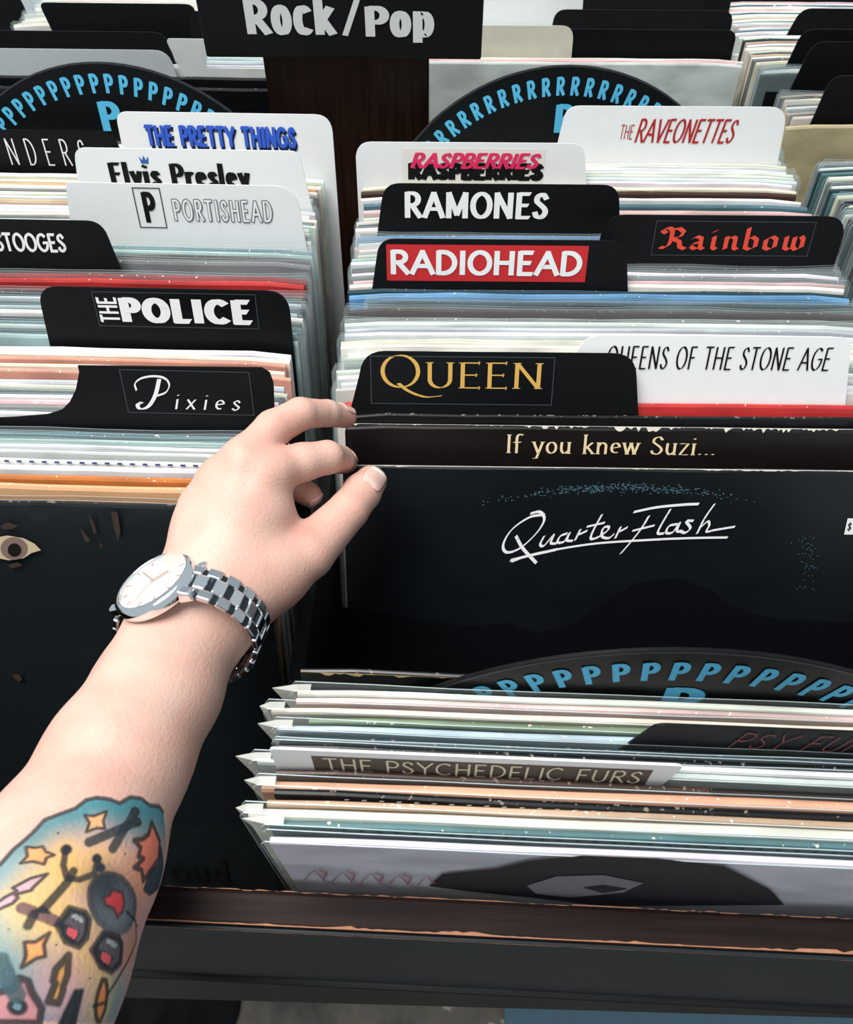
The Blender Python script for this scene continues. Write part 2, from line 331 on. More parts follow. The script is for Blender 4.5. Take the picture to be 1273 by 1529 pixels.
def record(color, Mx, label=None, group=None, plastic=0, thick=None, dark=None, name='record_sleeve'):
    dk = color in ('black', 'brown', 'dark teal') if dark is None else dark
    me = random.choice(JD if dk else JM) if thick is None else (JD if dk else JM)[thick]
    o = bpy.data.objects.new(name, me); C.objects.link(o); o.matrix_world = Mx
    c = [max(0, min(255, v*random.uniform(.96, 1.03))) for v in COL[color]]; o.color = lin(c)
    tag(o, label, 'record', group)
    if plastic:
        pm = random.choice(PM) if plastic == 1 else random.choice(PF)
        p = bpy.data.objects.new('plastic_sleeve', random.choice(PM)); C.objects.link(p); p.parent = o
        if plastic == 2: p = bpy.data.objects.new('plastic_corner', pm); C.objects.link(p); p.parent = o
    o['_t'] = max(v.co.y for v in me.vertices)*2
    del o['_t']
    return o
def card(row_y, top, x0, x1, xc, lean, yaw, mat, label, group=None, bodyw=.303, slope=.006, rl=.011, rr=.011, outline=None, Y=None, tilt=0, body=.300):
    """divider card: body between the records, tab standing above them; x0, x1, top are read off the photograph"""
    if Y is None: Y = frame_for(row_y, xc, lean, yaw)
    Mx = pose(xc, Y, lean, yaw) @ Matrix.Rotation(tilt, 4, 'Y'); t = .0009
    if outline: pts = [(-bodyw/2, 0), (bodyw/2, 0)]+[tolocal(Mx, px, py, -t/2) for px, py in outline]
    else:
        xl, zl = tolocal(Mx, x0, top, -t/2); xr, zr = tolocal(Mx, x1, top, -t/2); zt = (zl+zr)/2
        b = max(bodyw/2, 0); bl, br = min(-b, xl-.002), max(b, xr+.002)
        pts = [(bl, 0), (br, 0)]
        if br-xr > .012: pts += [(br, body), (xr+slope*1.2, body)]
        else: pts += [(br, body)] if br > xr+.003 else []
        pts += round_corner((xr+slope, body), (xr, zt), (xl, zt), rr)
        pts += round_corner((xr, zt), (xl, zt), (xl-slope, body), rl)
        if xl-bl > .012: pts += [(xl-slope*1.2, body), (bl, body)]
        else: pts += [(bl, body)] if xl > bl+.003 else []
    v, f = extrude_poly(pts, t); o = mkobj('divider_card', v, f, mat); o.matrix_world = Mx
    tag(o, label, 'divider', group); o['_Y'] = Y; return o
def box_on(o, x0, y0, x1, y1, yl=-.00045):
    """picture rectangle -> local (x0, z0, x1, z1) on the card's face"""
    Mx = o.matrix_world; a = tolocal(Mx, x0, (y0+y1)/2, yl); b = tolocal(Mx, x1, (y0+y1)/2, yl); c = tolocal(Mx, (x0+x1)/2, y0, yl); d = tolocal(Mx, (x0+x1)/2, y1, yl)
    return a[0], d[1], b[0], c[1]
def letter(o, VF, px, mat, name='lettering', lift=.0003, yl=-.00045, keep=False, shift=(0, 0)):
    b = box_on(o, *px, yl=yl); VF = fit(VF, *b, keep=keep); VF = ([(v[0]+shift[0], v[1]+shift[1]) for v in VF[0]], VF[1])
    return flat(name, VF, yl-lift, mat, o)
def patch(o, px, mat, name='label_strip', lift=.00015, yl=-.00045):
    x0, z0, x1, z1 = box_on(o, *px, yl=yl); v, f = extrude_poly([(x0, z0), (x1, z0), (x1, z1), (x0, z1)], .0001, yl-lift+.00005); return mkobj(name, v, f, mat, o)

ORD = 'first second third fourth fifth sixth seventh eighth ninth tenth eleventh twelfth thirteenth fourteenth fifteenth sixteenth seventeenth eighteenth nineteenth twentieth'.split()
def frame_on(o, px, mat, w=.0005, lift=.0003, yl=-.00045):
    x0, z0, x1, z1 = box_on(o, *px, yl=yl); V = [(x0, z0), (x1, z0), (x1, z1), (x0, z1), (x0+w, z0+w), (x1-w, z0+w), (x1-w, z1-w), (x0+w, z1-w)]
    flat('label_frame', (V, [[i, (i+1) % 4, (i+1) % 4+4, i+4] for i in range(4)]), yl-lift, mat, o)
class Bin:
    """fills one compartment from front to back, each sleeve a thing of its own"""
    def __init__(s, xc, lean, yaw, jit=.0035, base=BASE): s.xc, s.lean, s.yaw, s.jit, s.Y, s.base, s.n = xc, lean, yaw, jit, None, base, 0; s.back = 0
    def step(s, t): return t/math.cos(s.lean(s.Y or .3))
    def rowY(s, row): return frame_for(row, s.xc, s.lean, s.yaw, base=s.base)
    def rec(s, row, color, label=None, group=None, plastic=0, thick=None, dx=None, Y=None, name='record_sleeve', tight=.0036):
        Y = (s.rowY(row) if row is not None else s.Y+tight) if Y is None else Y
        if s.Y is not None: Y = max(Y, s.Y+tight)
        s.Y = Y; x = s.xc+(random.uniform(-s.jit, s.jit) if dx is None else dx)
        Mx = pose(x, Y, s.lean, s.yaw+random.uniform(-.002, .002), base=s.base) 
        return record(color, Mx, label, group, plastic, thick, name=name)
    def fill(s, row, pal, where, plastic=.4, lo=.0037, hi=.0050, dxs=0):
        Y1 = s.rowY(row); k = 0; cnt = {}
        while s.Y+lo < Y1-.001:
            s.Y += random.uniform(lo, hi); c = pal[k % len(pal)]; k += 1; cnt[c] = cnt.get(c, 0)+1
            x = s.xc+random.uniform(-s.jit, s.jit)+dxs
            record(c, pose(x, s.Y, s.lean, s.yaw+random.uniform(-.003, .003), base=s.base), f'{ORD[min(19, cnt[c]-1)]} {c} sleeve {where}', f'{c} sleeves {where}', 1 if random.random() < plastic else 0)
    def card(s, row, *a, gap=.0028, **k):
        Y = s.rowY(row)
        if s.Y is not None: Y = max(Y, s.Y+gap)
        s.Y = Y-.0008; return card(row, *a, xc=s.xc, lean=s.lean, yaw=s.yaw, Y=Y, **k)
def interp(pts):
    def f(Y):
        if Y <= pts[0][0]: return R(pts[0][1])
        for (a, b), (c, d) in zip(pts, pts[1:]):
            if Y <= c: return R(b+(d-b)*(Y-a)/(c-a))
        return R(pts[-1][1])
    return f

# ================================================================== SETTING: the floor
def floor_mat():
    m, nt, b = newmat('mottled_floor'); tc = nd(nt, 'ShaderNodeTexCoord')
    n = nd(nt, 'ShaderNodeTexNoise'); n.inputs['Scale'].default_value = 5.5; n.inputs['Detail'].default_value = 5; n.inputs['Roughness'].default_value = .6
    n2 = nd(nt, 'ShaderNodeTexNoise'); n2.inputs['Scale'].default_value = 90; n2.inputs['Detail'].default_value = 3
    nt.links.new(tc.outputs['Object'], n.inputs['Vector']); nt.links.new(tc.outputs['Object'], n2.inputs['Vector'])
    r = nd(nt, 'ShaderNodeValToRGB'); e = r.color_ramp.elements
    e[0].position = .36; e[0].color = lin((70, 66, 60)); e[1].position = .5; e[1].color = lin((112, 106, 96))
    for p, c in ((.56, (120, 112, 100)), (.57, (178, 174, 164)), (.75, (190, 186, 176))):
        q = e.new(p); q.color = lin(c)
    nt.links.new(n.outputs['Fac'], r.inputs[0])
    mx = nd(nt, 'ShaderNodeMix', data_type='RGBA', blend_type='MULTIPLY'); mx.inputs[0].default_value = .35
    nt.links.new(r.outputs[0], mx.inputs[6]); nt.links.new(n2.outputs['Color'], mx.inputs[7]); nt.links.new(mx.outputs[2], b.inputs['Base Color']); b.inputs['Roughness'].default_value = .7
    return m
fl = box('floor', (-3, -2.5, -.02), (3, 4, 0), floor_mat(), bev=0); tag(fl, kind='structure')

# ================================================================== the bins
XL, XR, XF = -.2425, .0975, .432      # middles of the left, right and far right compartments
fix = empty('record_bin', (0, .35, 0)); tag(fix, 'dark wooden record bin with a worn brown front rail, nearest the camera', 'record bin')
def fbox(name, lo, hi, mat, bev=.0015, p=fix):
    o = box(name, lo, hi, mat, None, bev); o.parent = p; o.matrix_parent_inverse = Matrix.Translation(p.location).inverted(); return o
RAILZ = 1.155; RY0, RY1 = .0775, .0905; SK_ = -.020      # the rail runs a little askew: SK_ per metre along x
def skew(o):
    for v in o.data.vertices: v.co.y += SK_*(v.co.x-.02)
    return o
rail = skew(fbox('front_rail', (-.47, RY0, 1.066), (.62, RY1, RAILZ), M_RAIL))
skew(fbox('rail_facing', (-.47, RY0-.0015, 1.0665), (.62, RY0-.0001, RAILZ-.0016), plain('dark_rail_paint', (29, 37, 42), .5, bump=.2, bscale=60), .0004))
skew(fbox('rail_foot', (-.47, RY0-.004, 1.058), (.62, RY0+.012, 1.0655), M_WOODK))
def ragged(name, x0, x1, y, z, w, mat, parent, along='y', n=150, seed=1, duty=.75, base=.0004):
    """chipped edge: an irregular thin strip of bare wood or paper along x"""
    rd = random.Random(seed); V, F = [], []; cur = .5
    for i in range(n+1):
        x = x0+(x1-x0)*i/n; cur = max(0, min(1, cur+rd.uniform(-.35, .35))); ww = base+w*(cur**2)*(1 if rd.random() < duty else .1)
        if along == 'y': V += [(x, y, z), (x, y+ww, z)]
        else: V += [(x, y, z), (x, y, z-ww)]
    for i in range(n): F.append([2*i, 2*i+2, 2*i+3, 2*i+1])
    return mkobj(name, V, F, mat, parent)
for (y, w, sd) in ((RY0+.0002, .0010, 3), (RY1-.0002, -.0007, 4)):
    o = skew(ragged('worn_edge', -.47, .62, y, RAILZ+.0003, w, M_RAW, fix, seed=sd, n=400)); o.matrix_parent_inverse = Matrix.Translation(fix.location).inverted()
o = skew(ragged('worn_edge', -.47, .62, RY0-.0018, RAILZ-.0003, .0008, M_RAW, fix, along='z', seed=8, n=400)); o.matrix_parent_inverse = Matrix.Translation(fix.location).inverted()
fbox('bottom_panel', (-.47, .1005, .886), (.62, .680, .8985), M_WOODK)
fbox('front_panel', (-.47, .150, .55), (.62, .165, .885), M_WOODK)
fbox('inner_front_panel', (-.47, .0945, .8995), (.62, .100, 1.057), M_WOODK)
fbox('back_panel', (-.47, .682, .55), (.62, .697, 1.11), M_WOODK)
fbox('side_panel', (-.485, .072, .55), (-.471, .697, 1.155), M_WOODK); fbox('side_panel', (.621, .072, .55), (.635, .697, 1.155), M_WOODK)
def partition(x, zt=1.12, y0=.105, y1=.681, z0=.8995, p=fix, name='partition'):
    pts = [(y0, z0), (y1, z0), (y1, zt), (y0+.10, zt), (y0+.03, zt-.02), (y0, zt-.07)]
    V = [(x-.004, a, b) for a, b in pts]+[(x+.004, a, b) for a, b in pts]; n = len(pts)
    F = [list(range(n))[::-1], [i+n for i in range(n)]]+[[i, (i+1) % n, (i+1) % n+n, i+n] for i in range(n)]
    o = mkobj(name, V, F, M_WOODK, p); o.matrix_parent_inverse = Matrix.Translation(p.location).inverted(); return o
partition(-.0735); partition(.2640)
for x in (-.45, .60):
    for y in (.13, .66): fbox('leg', (x-.02, y-.02, 0), (x+.02, y+.02, .549), M_WOODK, .002)
fix2 = empty('record_bin', (0, 1.0, 0)); tag(fix2, 'dark record bin of the row behind the brown sign post', 'record bin')
fbox('bottom_panel', (-.62, .716, .880), (.80, 1.40, .8985), M_WOODK, p=fix2); fbox('front_panel', (-.62, .700, .55), (.80, .715, 1.09), M_WOODK, p=fix2); fbox('back_panel', (-.62, 1.401, .55), (.80, 1.416, 1.09), M_WOODK, p=fix2)
partition(-.078, y0=.716, y1=1.40, p=fix2); partition(.270, y0=.716, y1=1.40, p=fix2)
for x in (-.58, .76):
    for y in (.74, 1.37): fbox('leg', (x-.02, y-.02, 0), (x+.02, y+.02, .549), M_WOODK, .002, p=fix2)

# ================================================================== sign post with its board
PY = .655
pl, pr = aty(398, 130, PY), aty(640, 130, PY)
sp = empty('sign_post', (0, PY, .9)); tag(sp, 'brown wooden post carrying the black Rock / Pop sign board', 'sign')
o = box('post', (pl.x, PY, .8995), (pr.x, PY+.016, 1.36), M_POST); o.parent = sp; o.matrix_parent_inverse = Matrix.Translation(sp.location).inverted()
PB = PY-.026
s0, s1, s2 = aty(308, 86, PB), aty(718, 90, PB), aty(510, 88, PB)
sb = box('sign_board', (s0.x, PB, s2.z), (s1.x, PB+.018, s2.z+.115), M_CARDB); sb.parent = sp; sb.matrix_parent_inverse = Matrix.Translation(sp.location).inverted()
def sign_px(x, y): q = aty(x, y, PB); return q.x, q.z
V, F = stroke_text('R012', (.1, 0), .17, 0, .19, xs=.85); V2, F2 = stroke_text('P03', (.1, 0), .17, 0, .19, xs=.85); V3, F3 = stroke_text('/', (.06, 0), .1)
a, b = sign_px(370, 52), sign_px(500, -2); x1 = b[0]; zt = b[1]; z0 = a[1]
sg = fit((V, F), a[0], z0, x1, zt); y_ = PB-.0006
sgs = [sg]
h_ = (zt-z0); sl = fit((V3, F3), sign_px(511, 52)[0], z0, sign_px(540, 52)[0], zt); sgs.append(sl)
pp = fit((V2, F2), sign_px(546, 52)[0], sign_px(600, 63)[1], sign_px(648, 52)[0], zt-.004); sgs.append(pp)
VV, FF = [], []
for v, f in sgs: k = len(VV); VV += v; FF += [[i+k for i in q] for q in f]
o = flat('lettering', (VV, FF), y_, ink('sign_white', (206, 208, 206), .6), sb)
o.matrix_parent_inverse = (Matrix.Translation(sp.location) @ sb.matrix_parent_inverse).inverted()

# ================================================================== letter discs (a black record-shaped divider with a ring of letters)
def disc(peak_px, ch, Yt, xc, lean, yaw, label, n=80, R_=.150, bigx=None, clear=False, hb=None, rot=0):
    """peak_px = picture row of the highest point; Yt = distance at record-top level"""
    Mx = pose(xc, Yt, lean, yaw); t = .0016
    col = CX+FPX*(Vector((xc, Yt, 1.2))-CAM).dot(RT)/(Vector((xc, Yt, 1.2))-CAM).dot(FW)
    _, zp = tolocal(Mx, col, peak_px, -t/2); cz = zp-R_
    pts = [(R_*math.sin(2*math.pi*i/96), cz+R_*math.cos(2*math.pi*i/96)) for i in range(96)]
    v, f = extrude_poly(pts, t); o = mkobj('letter_disc', v, f, plain('disc_black', (10, 12, 14), .35, var=.05)); o.matrix_world = Mx
    tag(o, label, 'divider')
    rim = [(R_*k*math.sin(2*math.pi*i/96), cz+R_*k*math.cos(2*math.pi*i/96)) for k in (1.0, .992) for i in range(96)]
    mkobj('rim', [(a, -t/2-.0003, b) for a, b in rim], [[i, (i+1) % 96, 96+(i+1) % 96, 96+i][::-1] for i in range(96)], plain('disc_rim', (52, 56, 58), .3), o)
    V, F = stroke_text(ch, (.1, 0), .2); V, F = fit((V, F), -.0033, 0, .0033, .0132)
    VV, FF = [], []
    for i in range(n):
        a = 2*math.pi*(i+.5)/n+rot; ca, sa = math.cos(a), math.sin(a); k = len(VV); r0 = R_-.0206
        VV += [(x*ca+(z+r0)*sa, cz-x*sa+(z+r0)*ca) for x, z in V]; FF += [[j+k for j in q] for q in F]
    flat('letter_ring', (VV, FF), -t/2-.0003, CYAN, o)
    V, F = stroke_text(ch, (.1, 0), .2); VF = fit((V, F), -.0074, cz+R_-.047, .0084, cz+R_-.026)
    flat('large_letter', VF, -t/2-.0003, CYAN, o)
    return o

# ================================================================== RIGHT BIN, front pack pushed towards the rail
leanF = interp([(.085, -5), (.155, .5)])
BF = Bin(XR, leanF, R(-1.1), .003)
BF.Y = None
FP = [ # row, colour, plastic kind, dx, label
 (1280, 'white', 1, .002, 'white sleeve with grey photo print, frontmost, leaning on the front rail'),
 (1254, 'teal', 2, .001, 'blue-grey sleeve with a dotted edge, second from the front rail'),
 (1238, 'cream', 2, -.007, 'cream sleeve with a long pointed plastic corner near the front rail'),
 (1222, 'beige', 0, -.001, 'beige sleeve just before the black one with white dots'),
 (1208, 'black', 0, .001, 'black sleeve with white dots along its edge and worn tan corner'),
 (1194, 'salmon', 2, -.004, 'wide salmon sleeve with pointed plastic corner in the front stack'),
]
front = []
for row, c, pk, dx, lb in FP: front.append(BF.rec(row, c, lb, plastic=pk, dx=dx, tight=.0031, thick=5 if row in (1238, 1194) else 1))
ct3 = BF.card(1190, 1186, 1052, 1340, mat=M_CARDB, label='low glossy black tab at the right, behind the wide salmon sleeve', bodyw=.30, slope=-.012, rl=.002, gap=.0026)
front.append(BF.rec(1182, 'brown', 'thin dark worn sleeve directly before the white lettered tab', thick=0, tight=.0024))
cf = BF.card(1174, 1131, 405, 1030, mat=M_CARDW, label='white divider tab with angular capitals standing in the front stack', bodyw=.305, slope=-.004, rl=.003, rr=.003, gap=.0024)
for row, c, pk, dx, lb in [
 (1160, 'pale grey', 2, -.007, 'pale grey sleeve with plastic corner just behind the white lettered tab'),
 (1148, 'white', 0, -.001, 'white sleeve edge right of the white lettered tab'),
 (1138, 'black', 1, .000, 'black sleeve behind the white lettered tab, before the red script tab'),
 (1127, 'dark teal', 1, .000, 'dark blue-green sleeve directly before the tab with red script'),
 ]: front.append(BF.rec(row, c, lb, plastic=pk, dx=dx, tight=.0028, thick=1))
cp = BF.card(1120, 1089, 975, 1330, mat=M_CARDB, label='black divider tab with faint red script at the right of the front stack', bodyw=.30, slope=.010, rl=.004, gap=.0024)
for row, c, pk, dx, lb in [
 (1108, 'pale teal', 2, -.001, 'pale teal sleeve just behind the black tab of the front stack'),
 (1093, 'green', 0, .010, 'grey-green sleeve in the back half of the front stack'),
 (1078, 'cream', 2, -.005, 'cream sleeve with plastic corner in the back half of the front stack'),
 (1062, 'pink', 0, .004, 'pinkish sleeve near the back of the front stack'),
 (1052, 'white', 2, .004, 'white sleeve directly before the blue-lettered disc of the front stack'),
 ]: front.append(BF.rec(row, c, lb, plastic=pk, dx=dx, tight=.0030, thick=1))
dY = BF.rowY(1033)
dP = disc(971, 'P', max(dY, BF.Y+.0035), .0955, leanF, R(-1.1), 'black letter disc with a blue ring of P letters in the front stack', n=80)
BF.Y = max(dY, BF.Y+.0035)
fb_ = BF.rec(1020, 'black', 'black sleeve with a chipped tan edge at the back of the front stack', thick=0, dx=.004, tight=.0032)
ragged('worn_edge', -.155, -.02, -.0016, .3148, .0022, plain('tan_paper', (206, 176, 132), .8, var=.2), fb_, along='z', n=70, seed=5, duty=.45, base=.0003)

# art on the frontmost white sleeve: grey photographic shapes and red scribble
w0 = front[0]; yl = -.0019
GA = ink('photo_dark', (44, 42, 46)); GB = ink('photo_mid', (120, 116, 122))
def px_poly(o, pts, yl): return [tolocal(o.matrix_world, x, y, yl) for x, y in pts]
flat('printed_photo', polyVF([px_poly(w0, [(640, 1322), (660, 1304), (740, 1296), (790, 1284), (870, 1276), (980, 1280), (1080, 1292), (1120, 1312), (1150, 1328), (1170, 1350), (900, 1352), (800, 1340), (700, 1330)], yl)]), yl-.0003, GA, w0)
flat('printed_photo', polyVF([px_poly(w0, [(786, 1320), (830, 1306), (900, 1304), (960, 1316), (930, 1330), (850, 1338), (800, 1332)], yl)]), yl-.0006, GB, w0)
flat('printed_photo', polyVF([px_poly(w0, [(870, 1322), (900, 1318), (936, 1324), (900, 1330)], yl)]), yl-.0009, GA, w0)
V, F = [], []
for k in range(9):
    x = 455+k*21; pts = [(x, 1296+k), (x+12, 1302+k), (x+6, 1312+k), (x+24, 1318+k)] if k % 2 else [(x, 1312+k), (x+14, 1298+k), (x+26, 1310+k)]
    sweep([tuple(q) for q in px_poly(w0, pts, yl)], (.0004, .6), .0005, V, F)
flat('red_scribble', ([(v[0], v[1]) for v in V], F), yl-.0004, ink('faded_red', (150, 96, 100)), w0)
V, F = [], []
for k in range(46): x = -.13+k*.0062; V += [(x, .3146-.0012), (x+.0016, .3146-.0012), (x+.002, .3146-.0002), (x+.0004, .3146-.0002)]; F.append([4*k, 4*k+1, 4*k+2, 4*k+3])
for q, m_ in ((front[1], BLACK), (front[4], WHITE)):
    flat('edge_dots', (V, F), -.0022, m_, q)
# lettered tabs of the front stack
patch(cf, (472, 1139, 972, 1170), ink('strip_brown', (92, 82, 76)))
letter(cf, stroke_text('THE PSYCHEDELIC FURS', (.05, .3), .09, 0, .2, xs=1.25), (486, 1140, 962, 1159), ink('cream', (214, 204, 178)), lift=.0004)
letter(cp, stroke_text('PSY FURS', (.02, .3), .05, .5, .25, xs=1.5), (1090, 1097, 1330, 1120), ink('dim_red', (150, 74, 80)), lift=.0004)

# ================================================================== RIGHT BIN, main pack leaning back
leanR = interp([(.305, 27), (.33, 26), (.36, 21), (.42, 15), (.60, 8), (.7, 6)])
BR = Bin(XR, leanR, R(.55), .003)
qf = BR.rec(695, 'black', 'black record sleeve with white brush script, held between thumb and finger', thick=1, dx=.006)
su = BR.rec(634, 'brown', 'dark brown record sleeve with cream serif words along its top', thick=2, dx=.006)
su.color = lin((21, 16, 14)); qf.color = lin((14, 19, 23))
bk = BR.rec(618, 'black', 'glossy black sleeve in creased clear plastic, touched by the fingertip', plastic=0, dx=.0065, thick=0)
T = ink('cream_type', (226, 204, 164)); yq = -.0017
letter(su, stroke_text('If you knew Suzi...', (.085, .15), .04, 0, .11, serif=.09), (756, 649, 1068, 686), T, yl=-.0019)
ragged('worn_edge', -.152, .155, -.0019, .3146, .0028, M_PAPER, su, along='z', n=220, seed=12, duty=.4, base=.0002)
ragged('worn_edge', -.155, .155, -.0017, .3142, .0005, M_PAPER, qf, along='z', n=200, seed=13, base=.0004)
# brush-script title
V, F = [], []
def brush(pts, w=3.2, smooth=True, ang=.9, t=1.6):
    if smooth: pts = spl(pts)
    loc = px_poly(qf, pts, -.0017); sweep([tuple(q) for q in loc], (w*.00037, ang), t*.00037, V, F)
brush([(812, 768), (790, 772), (764, 790), (751, 812), (756, 824), (776, 818), (800, 796), (812, 776), (806, 764), (792, 766)], 3.6)       # Q
brush([(770, 800), (780, 818), (800, 840)], 4)
brush([(812, 800), (806, 812), (812, 814), (826, 798), (822, 810), (830, 811)]); brush([(846, 796), (836, 800), (832, 809), (842, 808), (850, 795), (846, 806), (854, 807)])
brush([(858, 806), (866, 790), (864, 797), (876, 792)]); brush([(898, 768), (884, 794), (882, 804), (892, 802)]); brush([(876, 786), (902, 780)], 2.6)
brush([(892, 802), (906, 792), (908, 786), (900, 788), (898, 800), (908, 803), (916, 797)]); brush([(918, 803), (926, 786), (924, 793), (936, 787)])
brush([(946, 764), (980, 757), (1020, 753), (1042, 752)], 3.4); brush([(968, 770), (956, 790), (940, 810), (926, 826)], 4); brush([(944, 792), (964, 787), (976, 784)], 2.6)
brush([(1000, 760), (984, 788), (982, 796), (990, 796)]); brush([(1010, 782), (998, 785), (994, 795), (1004, 794), (1014, 780), (1010, 792), (1018, 793)])
brush([(1034, 777), (1024, 778), (1030, 788), (1022, 795), (1014, 792)]); brush([(1066, 752), (1052, 772), (1040, 796)]); brush([(1044, 788), (1056, 778), (1058, 784), (1054, 793), (1066, 791), (1096, 786)], 2.6)
brush([(764, 838), (800, 826), (880, 812), (960, 806), (1030, 803), (1085, 802)], 2.6); brush([(762, 836), (790, 829), (830, 820)], 4.6)
flat('lettering', ([(v[0], v[1]) for v in V], F), -.0021, WHITE, qf)
rnd = random.Random(4); pol = []
for k in range(420):
    u = rnd.gauss(0, .42); x = 925+u*200; y = 728+ (u*200)**2/1900 + rnd.gauss(0, 3.2)
    if not 700 < x < 1140: continue
    c = tolocal(qf.matrix_world, x, y, -.0017); pol.append(ell(c[0], c[1], rnd.uniform(.0002, .0008), rnd.uniform(.0001, .00035), 6))
for k in range(60):
    x = 1205+rnd.gauss(0, 9); y = rnd.uniform(800, 880); c = tolocal(qf.matrix_world, x, y, -.0017); pol.append(ell(c[0], c[1], .0003, .0003, 6))
flat('ring_wear', polyVF(pol), -.00205, ink('wear_blue', (74, 104, 116)), qf)
st = patch(qf, (1262, 774, 1300, 798), M_CARDW, name='price_sticker', yl=-.0017, lift=.0003)
letter(qf, stroke_text('$', (.05, 0), .08), (1264, 779, 1270, 792), BLACK, name='sticker_print', yl=-.0017, lift=.0006)
mtn = [(500, 905), (560, 912), (620, 925), (700, 935), (760, 930), (800, 945), (860, 930), (900, 900), (950, 870), (1010, 862), (1060, 880), (1090, 905), (1160, 925), (1290, 930), (1330, 1040), (500, 1040)]
flat('printed_skyline', polyVF([px_poly(qf, mtn, -.0017)]), -.00195, ink('skyline', (9, 11, 14), .4), qf)

frame_q = (553, 532, 826, 604)
wh = 'around the gold-lettered black divider of the right bin'
cq = BR.card(611, 526, 540, 950, mat=M_CARDB, label='black divider card with large gold serif capitals, right bin', rl=.013, rr=.013)
letter(cq, stroke_text('QUEEN', (.085, .2), .03, 0, .16, serif=.10, caps_first=1.28), (568, 530, 810, 594), ink('gold', (206, 164, 84), .4))
patch(cq, (553, 532, 826, 604), plain('label_black', (13, 15, 17), .28, var=.03))
frame_on(cq, frame_q, ink('label_edge', (58, 66, 70), .3))
rd_ = BR.rec(599, 'red', 'red record sleeve directly behind the gold-lettered black divider', plastic=0, dx=.004, thick=3)
BR.fill(588, ['pale teal', 'grey', 'white', 'cream'], 'behind the gold-lettered black divider', .6)
cs = BR.card(586, 502, 866, 1272, mat=M_CARDW, label='white divider card with tall thin black lettering at right', rl=.013, rr=.006)
letter(cs, stroke_text('QUEENS OF THE STONE AGE', (.07, .5), .035, .04, .12, xs=.62), (905, 517, 1240, 562), BLACK, yl=-.00045)
BR.fill(468, ['cream', 'white', 'pale grey', 'white', 'grey', 'cream', 'white', 'white'], 'behind the white divider with thin black lettering', .5)
BR.rec(462, 'brown', 'dark speckled sleeve between white sleeves and the blue one', plastic=1)
BR.rec(450, 'dark teal', 'dark blue sleeve just in front of the sky blue one', plastic=1, dx=.012)
BR.rec(437, 'blue', 'sky blue sleeve before the red-labelled divider', plastic=0, thick=5, dx=.0).color = lin((96, 146, 188))
BR.rec(434, 'dark teal', 'thin dark sleeve under the red-labelled divider')
cr = BR.card(430, 358, 565, 936, mat=M_CARDB, label='black divider card with a red strip and white wide capitals', rl=.01, rr=.01)
patch(cr, (577, 366, 876, 420), ink('label_red', (190, 44, 48)))
letter(cr, stroke_text('RADIOHEAD', (.07, 0), .2, 0, .2, xs=1.3), (583, 373, 869, 412), WHITE, lift=.0004)
BR.fill(398, ['white', 'pink', 'grey', 'white', 'black', 'pink'], 'between the red-labelled divider and the red blackletter one', .6)  # grey and black here stand in for shade between the sleeves
cb = BR.card(394, 322, 905, 1264, mat=M_CARDB, label='black divider card with red blackletter writing, far right of the bin', rl=.012, rr=.012)
patch(cb, (975, 330, 1212, 382), plain('label_black', (13, 15, 17), .28, var=.03))
letter(cb, stroke_text('456789!', (.15, .72), .03, 0, .13, caps_first=.95), (984, 338, 1202, 374), ink('orange_red', (216, 74, 56)), lift=.0004)
frame_on(cb, (975, 330, 1212, 382), ink('label_edge', (58, 66, 70), .3))
BR.fill(358, ['white', 'pale teal', 'cream', 'white', 'pink'], 'behind the red blackletter divider', .6)
BR.rec(352, 'blue', 'blue-edged sleeve just before the white-on-black capitals divider', plastic=1)
cm = BR.card(348, 275, 572, 925, mat=M_CARDB, label='black divider card with bold white capitals, right bin', rl=.011, rr=.011)
letter(cm, stroke_text('RAMONES', (.09, 0), .15, 0, .19, xs=.95), (604, 286, 819, 327), WHITE)
BR.fill(318, ['cream', 'white', 'black', 'cream'], 'behind the bold white capitals divider', .4)
BR.rec(312, 'pink', 'pinkish white sleeve in the right bin behind the black dividers')
BR.rec(302, 'teal', 'greenish teal sleeve edge in the right bin behind the black dividers')
BR.rec(293, 'white', 'ragged white sleeve behind the teal edge in the right bin')
BR.rec(283, 'brown', 'dark worn sleeve with brown corner in the right bin')
BR.rec(277, 'cream', 'cream sleeve before the pink three-dimensional lettering divider')
ca = BR.card(272, 213, 533, 873, mat=M_CARDW, label='off-white divider card with pink lettering on a black block', rl=.01, rr=.01)
patch(ca, (600, 222, 812, 274), ink('warm_label', (222, 220, 212)))
letter(ca, stroke_text('RASPBERRIES', (.1, 0), .34, 0, .2), (609, 243, 812, 270), BLACK, lift=.0003)
letter(ca, stroke_text('RASPBERRIES', (.1, .2), .17, .3, .15), (612, 228, 808, 252), ink('hot_pink', (222, 48, 96)), lift=.0005)
BR.fill(240, ['white', 'white', 'cream', 'white'], 'below the white divider with slanted red lettering', .3)
cv = BR.card(238, 159, 845, 1176, mat=M_CARDW, label='white divider card with slanted red comic lettering, rear right', rl=.01, rr=.012)
letter(cv, stroke_text('RAVEONETTES', (.08, .4), .07, .22, .1, xs=.75), (949, 177, 1100, 214), ink('crimson', (168, 40, 40)))
letter(cv, stroke_text('THE', (.04, .4), .06, .1, .1, xs=.7), (926, 186, 946, 208), ink('crimson', (168, 40, 40)))
BR.fill(212, ['white', 'cream', 'pale teal'], 'at the very back of the right bin', .5)
dR = disc(97, 'R', BR.Y+.003, .0895, leanR, R(.55), 'black letter disc with a blue ring of R letters, rear of the right bin')

